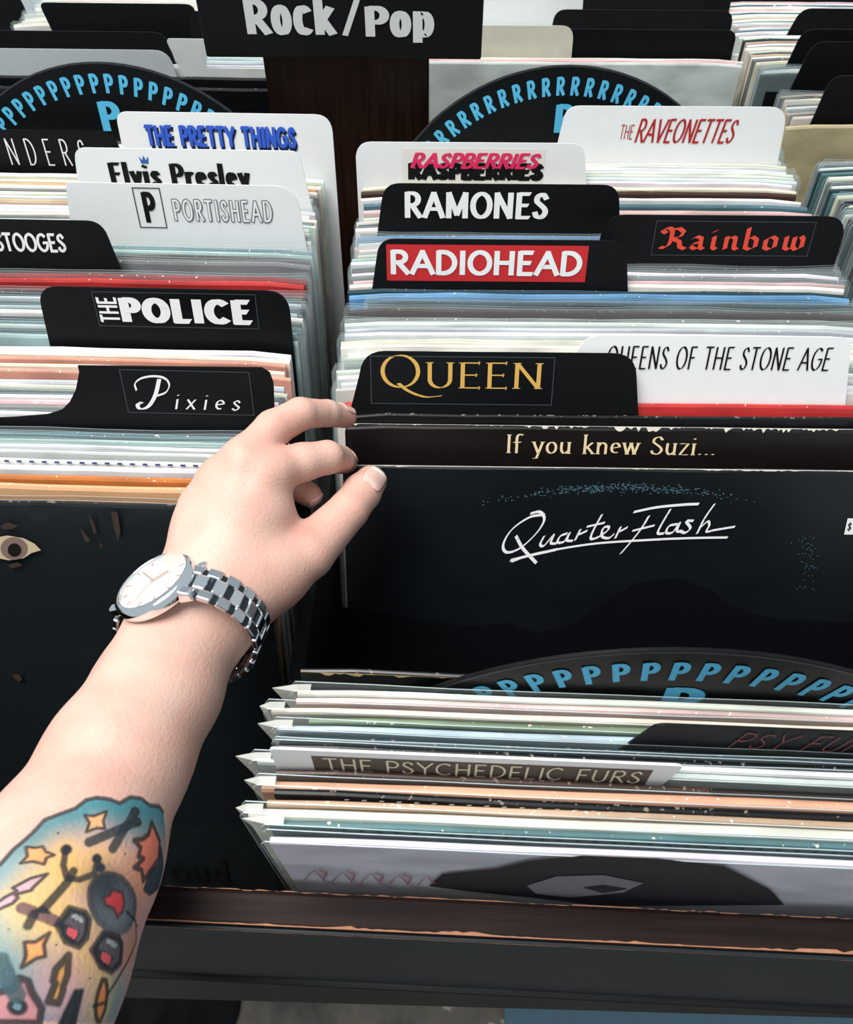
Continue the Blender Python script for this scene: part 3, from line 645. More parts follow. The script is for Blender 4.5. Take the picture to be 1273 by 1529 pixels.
# ================================================================== LEFT BIN
leanL = interp([(.26, 18), (.33, 15), (.45, 11), (.60, 8), (.7, 6)])
BL = Bin(XL, leanL, R(-.55), .003)
ey = BL.rec(742, 'black', 'black record sleeve with a staring eye, front of the left bin', thick=2, dx=-.002, plastic=0)
ey.color = lin((9, 11, 12)); yl = -.0017
pf = bpy.data.objects.new('plastic_sleeve', plastic_mesh(0, 77, M_FILM, t=.0042)); C.objects.link(pf); pf.parent = ey
def eyep(pts): return px_poly(ey, pts, yl)
SK = ink('eye_white', (196, 178, 146)); DK = ink('eye_dark', (24, 20, 18)); IR = ink('iris', (126, 106, 98)); DM = ink('dim_skin', (62, 50, 42))
flat('printed_eye', polyVF([eyep([(-26, 812), (-8, 800), (14, 796), (38, 800), (54, 808), (64, 818), (50, 822), (38, 830), (16, 833), (-8, 828)])]), yl-.0022, SK, ey)
flat('printed_iris', polyVF([eyep([(24+20*math.cos(a*.35), 815+17*math.sin(a*.35)) for a in range(18)])]), yl-.0024, IR, ey)
flat('printed_pupil', polyVF([eyep([(25+10*math.cos(a*.35), 817+10*math.sin(a*.35)) for a in range(18)])]), yl-.0026, DK, ey)
for p in ([(4, 782), (14, 776), (30, 781), (22, 786), (8, 787)], [(14, 840), (30, 836), (36, 841), (20, 845)], [(168, 760), (178, 762), (182, 790), (178, 804), (172, 782)], [(122, 784), (132, 796), (138, 804), (130, 806)], [(134, 764), (142, 776), (147, 790), (143, 794), (138, 778)], [(151, 806), (155, 810), (153, 818)], [(20, 1004), (30, 1002), (36, 1010), (30, 1014)]): flat('printed_mark', polyVF([eyep(p)]), yl-.0022, DM, ey)
letter(ey, type_text('oud', 0, .9), (254, 1282, 338, 1318), ink('faint_grey', (20, 17, 18)), yl=-.0038)
BL.rec(718, 'tan', 'yellow-tan sleeve directly behind the black eye sleeve', dx=-.001, thick=5)
BL.rec(704, 'orange', 'orange-brown sleeve third from the front of the left bin', dx=-.002, thick=3)
BL.rec(690, 'white', 'white sleeve with frayed top edge near the front of the left bin', thick=3)
q = BL.rec(680, 'white', 'white sleeve with blue and red flecks along its edge', thick=1)
V, F = [], []
for k in range(38): x = -.1+k*.0065; V += [(x, .3128), (x+.0026, .3128), (x+.0028, .3140), (x+.0003, .3140)]; F.append([4*k, 4*k+1, 4*k+2, 4*k+3])
flat('edge_flecks', (V, F), -.0018, ink('navy', (66, 74, 120)), q)
BL.rec(668, 'pale grey', 'pale grey sleeve in plastic below the white cursive divider', plastic=1)
BL.rec(659, 'white', 'white sleeve in plastic below the white cursive divider', plastic=1)
BL.fill(634, ['pale teal', 'teal'], 'just before the concave-sided black divider', 1)
cx_ = BL.card(628, 548, 118, 410, mat=M_CARDB, label='black divider card with concave left side and small white italic letters', bodyw=.303,
    outline=[(455, 640), (411, 640), (409, 600), (408, 572), (402, 556), (390, 549), (116, 546), (118, 556), (113, 582), (104, 600), (92, 612), (70, 619), (20, 623), (-60, 626)])
patch(cx_, (185, 553, 376, 618), plain('label_black', (13, 15, 17), .28, var=.03))
V, F = [], []
def br2(pts, w=2.0, t=1.4, ang=1.0): sweep([tuple(q) for q in px_poly(cx_, spl(pts), -.00045)], (w*.00035, ang), t*.00035, V, F)
br2([(238, 566), (232, 590), (222, 606), (210, 610), (206, 604), (212, 600)], 4.5, 1.6, 0); br2([(204, 582), (202, 572), (212, 564), (230, 561), (246, 564), (253, 574), (248, 585), (236, 590)], 2.4)
flat('lettering', ([(v[0], v[1]) for v in V], F), -.0009, WHITE, cx_)
letter(cx_, stroke_text('ixies', (.07, .5), .05, .25, .38), (260, 590, 360, 612), WHITE, lift=.0004)
EDG = ink('label_edge', (58, 66, 70), .3)
frame_on(cx_, (185, 553, 376, 618), EDG)
BL.fill(556, ['pale grey', 'white', 'grey', 'pink', 'white', 'dark teal', 'cream'], 'behind the concave-sided black divider', .5)  # grey and dark teal sleeves added to imitate the shaded gaps between pale ones
BL.rec(548, 'salmon', 'salmon sleeve edge above the cursive divider, left bin')
BL.rec(540, 'cream', 'cream sleeve between two salmon ones, left bin')
BL.rec(530, 'salmon', 'second salmon sleeve edge, nearer the white block capitals divider')
BL.fill(508, ['cream', 'white', 'white'], 'just before the divider with heavy white block capitals', .3)
cl = BL.card(501, 431, 55, 428, mat=M_CARDB, label='black divider card with heavy white block capitals, left bin', rl=.012, rr=.012, slope=.002)
patch(cl, (143, 437, 384, 489), plain('label_black', (13, 15, 17), .28, var=.03))
letter(cl, stroke_text('POLICE', (.15, 0), .24, 0, .32, xs=1.0), (180, 445, 376, 483), WHITE, lift=.0004)
v_, f_ = stroke_text('THE', (.06, 0), .16, 0, .18); letter(cl, ([(-b, a) for a, b in v_], f_), (147, 443, 177, 481), WHITE, lift=.0004)
frame_on(cl, (143, 437, 384, 489), EDG)
BL.fill(440, ['pale teal', 'dark teal', 'pale grey', 'teal', 'black', 'white'], 'behind the heavy white block capitals divider', .9)  # some dark sleeves are mixed in as the dark gaps of the pack
BL.rec(432, 'black', 'black sleeve just in front of the bright red one, left bin', plastic=1)
BL.rec(413, 'red', 'bright red sleeve in the left bin with a small white mark', plastic=0, thick=5)
BL.rec(406, 'red', 'dark red sleeve behind the bright red one, left bin', plastic=1).color = lin((140, 40, 40))
co = BL.card(397, 327, -190, 151, mat=M_CARDB, label='black divider card with wobbly white capitals at the left edge', rl=.012, rr=.01)
letter(co, stroke_text('STOOGES', (.08, .4), .15, .05, .14), (-8, 347, 98, 376), WHITE, lift=.0004)
BL.rec(384, 'grey', 'grey-brown sleeve in plastic behind the red ones', plastic=1)
BL.rec(376, 'brown', 'dark brown sleeve in plastic behind the red ones', plastic=1)
BL.fill(360, ['pale teal', 'teal'], 'below the white card with outlined capitals', 1)
front[0].color = lin((216, 208, 220))
ct = BL.card(352, 275, 98, 440, mat=M_CARDW, label='white divider card with boxed black P and outlined capitals', rl=.004, rr=.014)
x0, z0, x1, z1 = box_on(ct, 203, 280, 244, 340)
fr = [(x0, z0), (x1, z0), (x1, z1), (x0, z1)]; e_ = .0006; fi = [(x0+e_, z0+e_), (x1-e_, z0+e_), (x1-e_, z1-e_), (x0+e_, z1-e_)]
flat('letter_box', (fr+fi, [[i, (i+1) % 4, (i+1) % 4+4, i+4] for i in range(4)]), -.0008, BLACK, ct)
letter(ct, stroke_text('P', (.1, 0), .2), (214, 286, 233, 332), BLACK)
letter(ct, stroke_text('PORTISHEAD', (.05, 0), .19, 0, .22, xs=.75), (258, 297, 407, 332), ink('outline_grey', (110, 112, 114)), lift=.0003)
letter(ct, stroke_text('PORTISHEAD', (.03, 0), .11, 0, .22+.05, xs=.75), (259.5, 298.5, 405.5, 330.5), WHITE, lift=.0005)
BL.fill(304, ['white', 'grey', 'cream', 'white'], 'between the two white band-name dividers', .3, dxs=-.004)
ce = BL.card(300, 223, 110, 446, mat=M_CARDW, label='cream-white divider card with black condensed name and blue crown', rl=.008, rr=.006)
letter(ce, stroke_text('Elvis Presley', (.11, 0), .15, 0, .17, xs=.8), (165, 243, 374, 288), BLACK)
V, F = polyVF([[(0, 0), (1, 0), (1.15, .9), (.75, .4), (.5, 1), (.25, .4), (-.15, .9)]]); letter(ce, (V, F), (208, 232, 222, 244), ink('crown_blue', (50, 90, 170)))
BL.fill(258, ['beige', 'white', 'cream', 'grey', 'white', 'tan', 'cream'], 'behind the divider with the blue crown', .2, dxs=-.005)
cpt = BL.card(252, 169, 172, 494, mat=M_CARDW, label='tall white divider card with blue shadowed lettering', rl=.008, rr=.012, bodyw=.316, slope=.001)
letter(cpt, stroke_text('THE PRETTY THINGS', (.1, 0), .24, 0, .17), (220, 190, 444, 226), ink('navy_shadow', (22, 30, 70)), lift=.0003)
letter(cpt, stroke_text('THE PRETTY THINGS', (.1, 0), .2, 0, .19), (217, 187, 442, 220), ink('royal_blue', (52, 92, 196)), lift=.0005)
cn = BL.card(247, 194, -150, 168, mat=M_CARDB, label='black divider card with thin spaced white capitals at the left edge', rl=.01, rr=.01)
letter(cn, stroke_text('NDERS', (.02, .3), .05, 0, .5, xs=.6), (12, 207, 128, 247), WHITE, lift=.0004)
BL.fill(210, ['white', 'pale teal', 'cream', 'white'], 'at the very back of the left bin', .5, dxs=-.006)
dL = disc(93, 'P', BL.Y+.003, -.254, leanL, R(-.55), 'black letter disc with a blue ring of P letters, rear of the left bin')

# ================================================================== FAR RIGHT BIN (left edges of its sleeves in view)
leanX = interp([(.30, 6), (.60, 4), (.9, 3)])
BX = Bin(XF, leanX, 0, .004)
BX.Y = .395
BX.fill(238, ['dark teal', 'white', 'black', 'grey', 'cream', 'teal'], 'at the near end of the far right bin', .5)
bx1 = BX.rec(186, 'beige', 'kraft beige sleeve with a black curl in the far right bin', thick=5, dx=-.008)
V, F = [], []; sweep(arc(-.128, .278, .012, .006, 60, 330), (.0004, .4), .0006, V, F); flat('black_curl', ([(v[0], v[1]) for v in V], F), -.0023, BLACK, bx1)
k4 = BX.card(176, 115, 1240, 1700, mat=M_CARDB, label='nearest and largest black divider in the far right bin', slope=.004)
BX.fill(140, ['cream', 'black', 'beige', 'grey', 'white', 'dark teal', 'beige'], 'in the middle of the far right bin', .4)
k3 = BX.card(112, 64, 1213, 1600, mat=M_CARDB, label='second black divider from the front in the far right bin', slope=.006)
BX.Y = max(BX.Y, .716)
lz = {0: 'near', 1: 'far'}
BX.base = BASE
BX.fill(100, ['dark teal', 'pale grey', 'white'], 'before the third black divider of the far right bin', .5)
k2 = BX.card(92, 45, 1198, 1560, mat=M_CARDB, label='third black divider from the front in the far right bin', slope=.006)
BX.fill(52, ['cream', 'grey', 'white', 'beige', 'dark teal', 'cream', 'white'], 'before the hindmost black divider of the far right bin', .3)
k1 = BX.card(48, 14, 1195, 1540, mat=M_CARDB, label='hindmost black divider in the far right bin', slope=.008)
BX.fill(2, ['white', 'teal', 'white', 'pink', 'cream'], 'at the far end of the far right bin', .3)

# ================================================================== SECOND ROW of bins behind the post
leanB = interp([(.7, 4), (1.0, 4)])
B2 = Bin(.106, leanB, R(.3), .004); B2.Y = None
B2.rec(91, 'pale grey', 'pale blank sleeve facing out behind the disc of R letters', thick=3, dx=0).color = lin((196, 204, 200))
B2.fill(84, ['pink', 'white'], 'right behind the pale blank sleeve', .5)
c1 = B2.card(80, 38, 640, 857, mat=plain('ivory_card', (202, 200, 184), .5), label='ivory blank divider card right of the sign board', slope=.001, rl=.004)
c2 = B2.card(78, 44, 828, 1103, mat=M_CARDB, label='nearest blank black divider right of the sign board', slope=-.003, gap=.006)
B2.fill(48, ['white', 'cream', 'white'], 'between the black dividers right of the sign board', .4)
c3 = B2.card(44, 15, 828, 1096, mat=M_CARDB, label='middle blank black divider right of the sign board', slope=.002)
B2.fill(36, ['white'], 'behind the middle black divider right of the sign board', .4)
c4 = B2.card(33, -14, 700, 872, mat=M_CARDW, label='white blank divider card beside the sign board top', slope=.001)
B2.fill(16, ['white', 'cream'], 'before the hindmost black divider right of the sign board', .4)
c5 = B2.card(12, -14, 872, 1094, mat=M_CARDB, label='hindmost blank black divider right of the sign board', slope=.002)
B2.fill(-20, ['white', 'cream'], 'at the top edge of the picture right of the sign board', .2)
B3 = Bin(-.262, leanB, R(-.3), .004); B3.Y = None
B3.rec(128, 'black', 'black sleeve with pale top edge, foremost behind the disc of P letters', thick=2)
B3.rec(112, 'black', 'second black sleeve behind the disc of P letters', thick=2)
g1 = B3.card(110, 73, -160, 251, mat=M_CARDG, label='grey blank divider card behind the disc of P letters', slope=.004, rr=.013)
g2 = B3.card(106, 58, 247, 312, mat=plain('pale_card', (196, 200, 200), .45), label='small pale divider tab left of the brown post', slope=-.006, rl=.004, rr=.002, body=.318, gap=.003)
B3.fill(94, ['pale grey'], 'between the grey and black dividers left of the post', .5)
g3 = B3.card(90, 46, -150, 247, mat=M_CARDB, label='nearest blank black divider at the upper left', slope=.004, rr=.012)
B3.fill(62, ['pale grey', 'pale teal', 'white', 'pale grey'], 'between the two black dividers at the upper left', 1)
g5 = B3.card(56, 17, 281, 380, mat=M_CARDB, label='small black divider tab tucked behind the sign board left side', rl=.006, slope=.002)
g4 = B3.card(40, 5, 58, 292, mat=M_CARDB, label='second blank black divider at the upper left', slope=-.006, rl=.006)
B3.fill(20, ['white', 'cream', 'beige', 'white'], 'behind the second black divider at the upper left', .4)
g6 = B3.card(14, -12, -120, 26, mat=M_CARDB, label='small black divider corner at the extreme upper left', slope=.004)
B3.fill(-20, ['white', 'cream', 'pink'], 'at the top left corner of the picture', .3)

# ================================================================== THE HAND AND FOREARM (one continuous body grown from a distance field)
VOX = .0013
def P3(t): return np.array(at(*t[:3]))
class Field:
    def __init__(s, lo, hi):
        s.lo = np.array(lo); s.n = [int((b-a)/VOX)+2 for a, b in zip(lo, hi)]
        s.ax = [s.lo[i]+VOX*np.arange(s.n[i]) for i in range(3)]
    def new(s): return np.full(s.n, .05, np.float32)
    def cone(s, D, a, b, ra, rb, k, squash=None):
        """tapered capsule merged smoothly into D; squash = (axis, factor) flattens the section along a direction"""
        m = max(ra, rb)+.014; lo = np.minimum(a, b)-m; hi = np.maximum(a, b)+m
        ix = [slice(max(0, int((lo[i]-s.lo[i])/VOX)), max(0, min(s.n[i], int((hi[i]-s.lo[i])/VOX)+1))) for i in range(3)]
        X = s.ax[0][ix[0]][:, None, None]; Y = s.ax[1][ix[1]][None, :, None]; Z = s.ax[2][ix[2]][None, None, :]
        ab = b-a; L2 = float(ab@ab)+1e-12
        px, py, pz = X-a[0], Y-a[1], Z-a[2]
        t = np.clip((px*ab[0]+py*ab[1]+pz*ab[2])/L2, 0, 1)
        qx, qy, qz = px-t*ab[0], py-t*ab[1], pz-t*ab[2]
        d2 = qx*qx+qy*qy+qz*qz
        if squash is not None:
            n, f = squash; pr = qx*n[0]+qy*n[1]+qz*n[2]; d2 = d2+pr*pr*(1/f**2-1)
        d = np.sqrt(d2)-(ra+(rb-ra)*t)
        S = D[ix[0], ix[1], ix[2]]
        if k > 0:
            h = np.maximum(k-np.abs(S-d), 0)/k; D[ix[0], ix[1], ix[2]] = np.minimum(S, d)-h*h*k*.25
        else: D[ix[0], ix[1], ix[2]] = np.minimum(S, d)
    def sample(s, D, p):
        g = (p-s.lo)/VOX; i = np.clip(np.floor(g).astype(int), 0, np.array(s.n)-2); f = g-i; out = 0
        for dx in (0, 1):
            for dy in (0, 1):
                for dz in (0, 1):
                    w = (f[..., 0] if dx else 1-f[..., 0])*(f[..., 1] if dy else 1-f[..., 1])*(f[..., 2] if dz else 1-f[..., 2])
                    out = out+w*D[i[..., 0]+dx, i[..., 1]+dy, i[..., 2]+dz]
        return out
def surface_nets(D, lo):
    neg = D < 0; n = D.shape
    acc = np.zeros([k-1 for k in n], np.int8)
    for dx in (0, 1):
        for dy in (0, 1):
            for dz in (0, 1): acc += neg[dx:n[0]-1+dx, dy:n[1]-1+dy, dz:n[2]-1+dz]
    cells = np.argwhere((acc > 0) & (acc < 8)); idx = -np.ones(acc.shape, np.int64); idx[tuple(cells.T)] = np.arange(len(cells))
    pos = np.zeros((len(cells), 3)); cnt = np.zeros(len(cells))
    for axis in range(3):
        o1, o2 = [a for a in range(3) if a != axis]
        for u in (0, 1):
            for v in (0, 1):
                c0 = cells.copy(); c0[:, o1] += u; c0[:, o2] += v; c1 = c0.copy(); c1[:, axis] += 1
                d0 = D[tuple(c0.T)]; d1 = D[tuple(c1.T)]; m = (d0 < 0) != (d1 < 0); t = np.where(m, d0/np.where(m, d0-d1, 1), 0)
                q = c0.astype(float); q[:, axis] += t; pos[m] += q[m]; cnt[m] += 1
    pos = pos/cnt[:, None]*VOX+lo; faces = []
    for axis in range(3):
        o1, o2 = [(1, 2), (2, 0), (0, 1)][axis]
        sl0 = [slice(None)]*3; sl1 = [slice(None)]*3; sl0[axis] = slice(0, n[axis]-1); sl1[axis] = slice(1, n[axis])
        e = np.argwhere(neg[tuple(sl0)] != neg[tuple(sl1)]); e = e[(e[:, o1] > 0) & (e[:, o2] > 0) & (e[:, o1] < n[o1]-1) & (e[:, o2] < n[o2]-1)]
        s0 = neg[tuple(e.T)]
        def cid(a, b): c = e.copy(); c[:, o1] -= a; c[:, o2] -= b; return idx[tuple(c.T)]
        q = np.stack([cid(1, 1), cid(0, 1), cid(0, 0), cid(1, 0)], 1); q[~s0] = q[~s0][:, ::-1]; faces.append(q)
    return pos, np.concatenate(faces)

# skeleton: (picture x, picture y, depth) -> real points; radii in metres
FORE = [((275, 945, .362), .0238), ((236, 1030, .343), .0252), ((178, 1130, .318), .0268), ((98, 1290, .285), .0312), ((18, 1440, .257), .0345), ((-100, 1660, .226), .039)]
HAND = {
 'thumb': [((400, 862, .372), .0155), ((458, 826, .380), .0128), ((520, 762, .393), .0098), ((540, 735, .403), .0096), ((553, 719, .411), .0082)],
 'index': [((398, 704, .378), .0105), ((452, 690, .385), .0093), ((488, 683, .392), .0082), ((507, 686, .411), .0072), ((516, 690, .427), .0062)],
 'middle': [((365, 690, .377), .0105), ((408, 640, .386), .0090), ((448, 618, .394), .0080), ((488, 617, .410), .0068), ((516, 623, .424), .0058)],
 'ring': [((330, 718, .379), .0095), ((362, 690, .394), .0082), ((402, 700, .402), .0076), ((438, 726, .402), .0068), ((462, 739, .402), .0062)],
 'little': [((304, 756, .379), .0080), ((326, 742, .392), .0070), ((352, 752, .399), .0066), ((378, 776, .398), .006), ((392, 790, .397), .0055)],
}
allp = [P3(p) for p, r in FORE]+[P3(p) for f in HAND.values() for p, r in f]
lo = np.min(allp, 0)-.05; hi = np.max(allp, 0)+.03
FD = Field(lo, hi); D = FD.new()
for (p, r), (q, r2) in zip(FORE, FORE[1:]): FD.cone(D, P3(p), P3(q), r, r2, .01)
vn = np.array(-FW)     # towards the camera
Wp = P3((275, 945, .362))
for a, b, ra, rb, k in [            # carpals and metacarpals
  ((275, 945, .362), (302, 884, .367), .0235, .0205, .010), ((330, 912, .366), (372, 862, .369), .0185, .018, .012), ((304, 880, .368), (308, 790, .374), .0195, .0135, .010),
  ((306, 880, .367), (330, 722, .377), .019, .0112, .009), ((314, 880, .366), (366, 692, .376), .019, .0116, .008), ((324, 880, .366), (400, 708, .377), .020, .0120, .008),
  ((330, 850, .372), (400, 780, .378), .017, .0120, .010), ((306, 790, .376), (304, 756, .379), .0130, .010, .010), ((345, 880, .369), (410, 858, .374), .0200, .0155, .012),
  ((335, 770, .375), (385, 765, .378), .0125, .0115, .012), ((405, 850, .375), (428, 806, .382), .012, .008, .010),
  ((398, 706, .3735), (408, 702, .375), .0088, .0085, .006), ((364, 688, .3725), (372, 682, .375), .0085, .0082, .006), ((326, 714, .3735), (334, 708, .376), .0078, .0075, .006),
  ((312, 850, .3560), (395, 715, .3690), .0035, .0030, .006), ((302, 850, .3560), (360, 700, .3690), .0035, .0030, .006)]:
    FD.cone(D, P3(a), P3(b), ra, rb, k)
Fg = FD.new()
for nm, ch in HAND.items():
    T_ = FD.new() if False else None
    pts = [(P3(p), r) for p, r in ch]
    for (p, r), (q, r2) in zip(pts, pts[1:]): FD.cone(Fg, p, q, r, r2, .0016)
kk = .0045; h_ = np.maximum(kk-np.abs(D-Fg), 0)/kk; D = np.minimum(D, Fg)-h_*h_*kk*.25
pos, quads = surface_nets(D, FD.lo)
# ---- arm coordinates: v = distance along the forearm axis from the wrist, u = arc length around it
A0 = P3(FORE[0][0]); A1 = P3(FORE[4][0]); AL = np.linalg.norm(A1-A0); ax_ = (A1-A0)/AL
e1 = vn-ax_*(vn@ax_); e1 /= np.linalg.norm(e1); e2 = np.cross(ax_, e1)
if e2 @ np.array(RT) < 0: e2 = -e2
def arm_uv(p):
    q = p-A0; v = q@ax_; r_ = q-np.outer(v, ax_) if q.ndim > 1 else q-ax_*v
    return np.stack([np.arctan2(r_@e2, r_@e1)*.031, v], -1)
rs = [(float((P3(p)-A0)@ax_), r) for p, r in FORE]
def arm_r(v): return float(np.interp(v, [x[0] for x in rs], [x[1] for x in rs]))
def arm_hit(x, y):
    """where a picture ray meets the forearm's skin, in arm coordinates"""
    d = np.array(ray(x, y)); o = np.array(CAM); best = None
    for t in np.arange(.12, .45, .0007):
        p = o+d*t; q = p-A0; v = q@ax_; r_ = np.linalg.norm(q-ax_*v)
        # the axis bends slightly: measure from the true axis
        if r_ < arm_r(v): return arm_uv(p)
        if best is None or r_-arm_r(v) < best[0]: best = (r_-arm_r(v), p)
    return arm_uv(best[1])
K = 3.03
def tq(pts): return np.array([arm_hit(x/K, 1150+y/K) for x, y in pts])
me = bpy.data.meshes.new('person'); me.from_pydata(pos.tolist(), [], quads.tolist()); me.update()
uv = arm_uv(pos)
edge_v = min(tq([(300, 180), (440, 115), (620, 110)])[:, 1])-.004
bm = bmesh.new(); bm.from_mesh(me); bm.faces.ensure_lookup_table(); bm.verts.ensure_lookup_table()
vin = (uv[:, 1] > edge_v) & (uv[:, 1] < edge_v+.155) & (np.abs(uv[:, 0]) < .062)
sel = set()
for f in bm.faces:
    if all(vin[v.index] for v in f.verts): sel.update(f.edges)
bmesh.ops.subdivide_edges(bm, edges=list(sel), cuts=2, use_grid_fill=True)
bm.to_mesh(me); bm.free()
N = len(me.vertices); co = np.empty(N*3, np.float32); me.vertices.foreach_get('co', co); co = co.reshape(-1, 3).astype(float)
uv = arm_uv(co)
L3 = lambda c: np.array(lin(c)[:3])
base = np.tile(L3((210, 175, 160)), (N, 1))
def blend(mask, c, a=1.0):
    m = (np.clip(mask, 0, 1)*a)[:, None]; base[:] = base*(1-m)+L3(c)*m
def near(pt, rad): return np.exp(-((co-P3(pt))**2).sum(1)/(2*rad*rad))
for nm, ch in HAND.items():
    blend(near(ch[-1][0], .007), (196, 128, 116), .55)
    for j in (1, 2): blend(near(ch[j][0], .007), (196, 136, 120), .3)
    blend(near(ch[0][0], .010), (198, 142, 124), .3)
blend(near((455, 790, .372), .007), (176, 112, 100), .5)
blend(near((420, 905, .375), .018), (190, 140, 122), .3)
T_ = uv
def inside(poly):
    x, y = T_[:, 0], T_[:, 1]; c = np.zeros(N, bool); n = len(poly)
    for i in range(n):
        x0, y0 = poly[i]; x1, y1 = poly[i-1]
        if y0 == y1: continue
        c ^= ((y0 > y) != (y1 > y)) & (x < (x1-x0)*(y-y0)/(y1-y0)+x0)
    return c
def dist(poly, closed=False):
    d = np.full(N, 1.0); n = len(poly)
    for i in range(n if closed else n-1):
        a, b = poly[i], poly[(i+1) % n]; ab = b-a; t = np.clip(((T_-a)@ab)/(ab@ab+1e-12), 0, 1); d = np.minimum(d, np.linalg.norm(T_-a-t[:, None]*ab, axis=1))
    return d
LW = .00042
act = (np.abs(uv[:, 0]) < .075) & (uv[:, 1] > edge_v-.01)
def ringp(cx, cy, rx, ry, n=16, rot=0): return [(cx+rx*math.cos(6.283*i/n)*math.cos(rot)-ry*math.sin(6.283*i/n)*math.sin(rot), cy+rx*math.cos(6.283*i/n)*math.sin(rot)+ry*math.sin(6.283*i/n)*math.cos(rot)) for i in range(n)]
def shape(pts, fill, line=(34, 38, 44), w=LW, closed=True):
    p = tq(pts); d = dist(p, closed); i_ = inside(p) if closed else np.zeros(N, bool)
    if fill: blend((i_ & act).astype(float), fill)
    if line: blend(np.clip((w+.00035-d)/.0005, 0, 1)*act, line, .9)
zone = [(-40, 480), (10, 430), (60, 360), (140, 290), (200, 222), (280, 190), (340, 172), (390, 132), (440, 120), (500, 128), (545, 147), (600, 117), (650, 125), (690, 157), (735, 165), (752, 190), (748, 260), (738, 330), (722, 430), (700, 530), (665, 640), (640, 740), (610, 860), (585, 980), (560, 1149), (-300, 1149), (-300, 600)]
zp = tq(zone); zin = inside(zp) & act
# smooth colour wash
def wash(cx, cy, r, c, a):
    p = tq([(cx, cy)])[0]; blend(np.exp(-((T_-p)**2).sum(1)/(2*(r/K*.00027)**2))*zin, c, a)
blend(zin.astype(float), (198, 160, 164))
dz = dist(tq(zone[:16]), False); blend(np.clip(1.25-dz/.013, 0, 1)*zin, (62, 132, 142), .95)
for a in [(60, 520, 90, (150, 170, 180), .6), (40, 880, 130, (70, 150, 165), .9), (120, 1040, 140, (64, 140, 158), .9), (640, 230, 90, (52, 122, 134), .9), (620, 500, 90, (214, 150, 110), .9), (480, 400, 60, (222, 178, 120), .7), (300, 430, 70, (224, 190, 110), .75), (240, 560, 80, (226, 190, 120), .7), (170, 680, 80, (226, 190, 110), .6), (430, 880, 110, (216, 150, 112), .8), (330, 760, 80, (222, 186, 120), .5), (480, 1050, 90, (84, 148, 150), .8), (560, 800, 60, (198, 136, 110), .9), (330, 620, 60, (214, 160, 160), .5), (250, 1000, 60, (214, 170, 176), .6)]: wash(*a)
shape(zone[:16], None, line=(50, 52, 56), w=.0007, closed=False)
YH = (218, 184, 114)
def halo(pts, c=YH, r=.0032, closed=True, a=.7): blend(np.exp(-(dist(tq(pts), closed)/r)**2)*zin, c, a)
ANT = [(298, 362), (286, 430), (300, 492), (355, 498), (425, 470), (440, 410)]; STEM = [(332, 456), (300, 512), (240, 582), (190, 640)]
halo(ANT, closed=False); halo(STEM, closed=False); halo([(102, 640), (232, 692)], closed=False); halo([(244, 712), (300, 634), (388, 680)], closed=False); halo([(340, 810), (380, 900)], closed=False, a=.4)
halo([(0, 620), (140, 520), (210, 480)], (214, 190, 130), closed=False, a=.5); halo(ringp(432, 1040, 22, 95, 14, .06), (222, 190, 120), a=.5)
shape([(385, 200), (425, 206), (484, 184), (468, 230), (478, 262), (440, 260), (393, 276), (405, 236)], (222, 168, 120))
shape([(120, 350), (160, 352), (192, 345), (208, 372), (245, 386), (210, 400), (200, 428), (150, 418), (96, 426), (125, 392)], (224, 164, 110))
shape([(212, 745), (186, 800), (190, 850), (150, 862), (90, 902), (110, 850), (104, 790), (150, 788)], (226, 164, 104))
for a in ([(405, 325), (500, 285), (620, 232)], [(508, 355), (560, 270), (616, 186)]): shape(a, None, line=(34, 46, 56), w=.0015, closed=False)
for c in ((618, 186), (622, 234)): shape(ringp(*c, 17, 17, 8), (44, 56, 64))
shape([(692, 235), (668, 290), (640, 312), (606, 318), (632, 350), (622, 390), (640, 400), (600, 440), (632, 452), (640, 500), (664, 455), (700, 400), (716, 320), (704, 280)], (214, 120, 96), w=.0008)
shape([(716, 340), (700, 420), (660, 470), (640, 540), (660, 560), (690, 520), (712, 440)], (44, 66, 76))
shape([(298, 362), (286, 430), (300, 492), (355, 498), (425, 470), (440, 410)], None, closed=False, w=.0009); shape([(332, 456), (300, 512), (240, 582), (190, 640)], None, closed=False, w=.0011)
for c, r_ in (((300, 358), 20), ((440, 400), 17), ((455, 440), 17)): shape(ringp(*c, r_, r_, 9), (34, 44, 54))
shape([(102, 640), (150, 655), (232, 692)], None, line=(104, 74, 84), w=.0016, closed=False); shape([(150, 662), (120, 720)], None, w=.0011, closed=False); shape([(160, 650), (185, 632), (212, 655)], (40, 52, 58))
shape(ringp(498, 600, 104, 130, 20, -.15), (58, 70, 82), w=.0009); wash(520, 640, 70, (120, 128, 134), .75); wash(470, 520, 50, (32, 44, 54), .8)
shape([(505, 545), (545, 552), (552, 600), (538, 640), (510, 665), (500, 628), (462, 612), (458, 575), (485, 570)], (196, 66, 72), line=(60, 50, 56))
for dx, dy in ((0, 0), (140, 105)):
    shape([(300+dx, 634+dy), (370+dx, 650+dy), (402+dx-20, 680+dy), (388+dx-20, 760+dy), (350+dx-20, 802+dy), (300+dx-20, 780+dy), (244+dx, 712+dy)], (84, 80, 86), w=.0009)
    shape([(322+dx, 655+dy), (370+dx-10, 680+dy), (350+dx, 700+dy), (305+dx, 672+dy)], (150, 158, 158), line=None)
    shape([(262+dx, 706+dy), (330+dx, 742+dy), (318+dx-5, 782+dy), (270+dx, 752+dy)], (70, 62, 68)); shape([(288+dx, 715+dy), (330+dx, 735+dy), (316+dx, 776+dy), (282+dx, 752+dy)], (204, 84, 92), line=None)
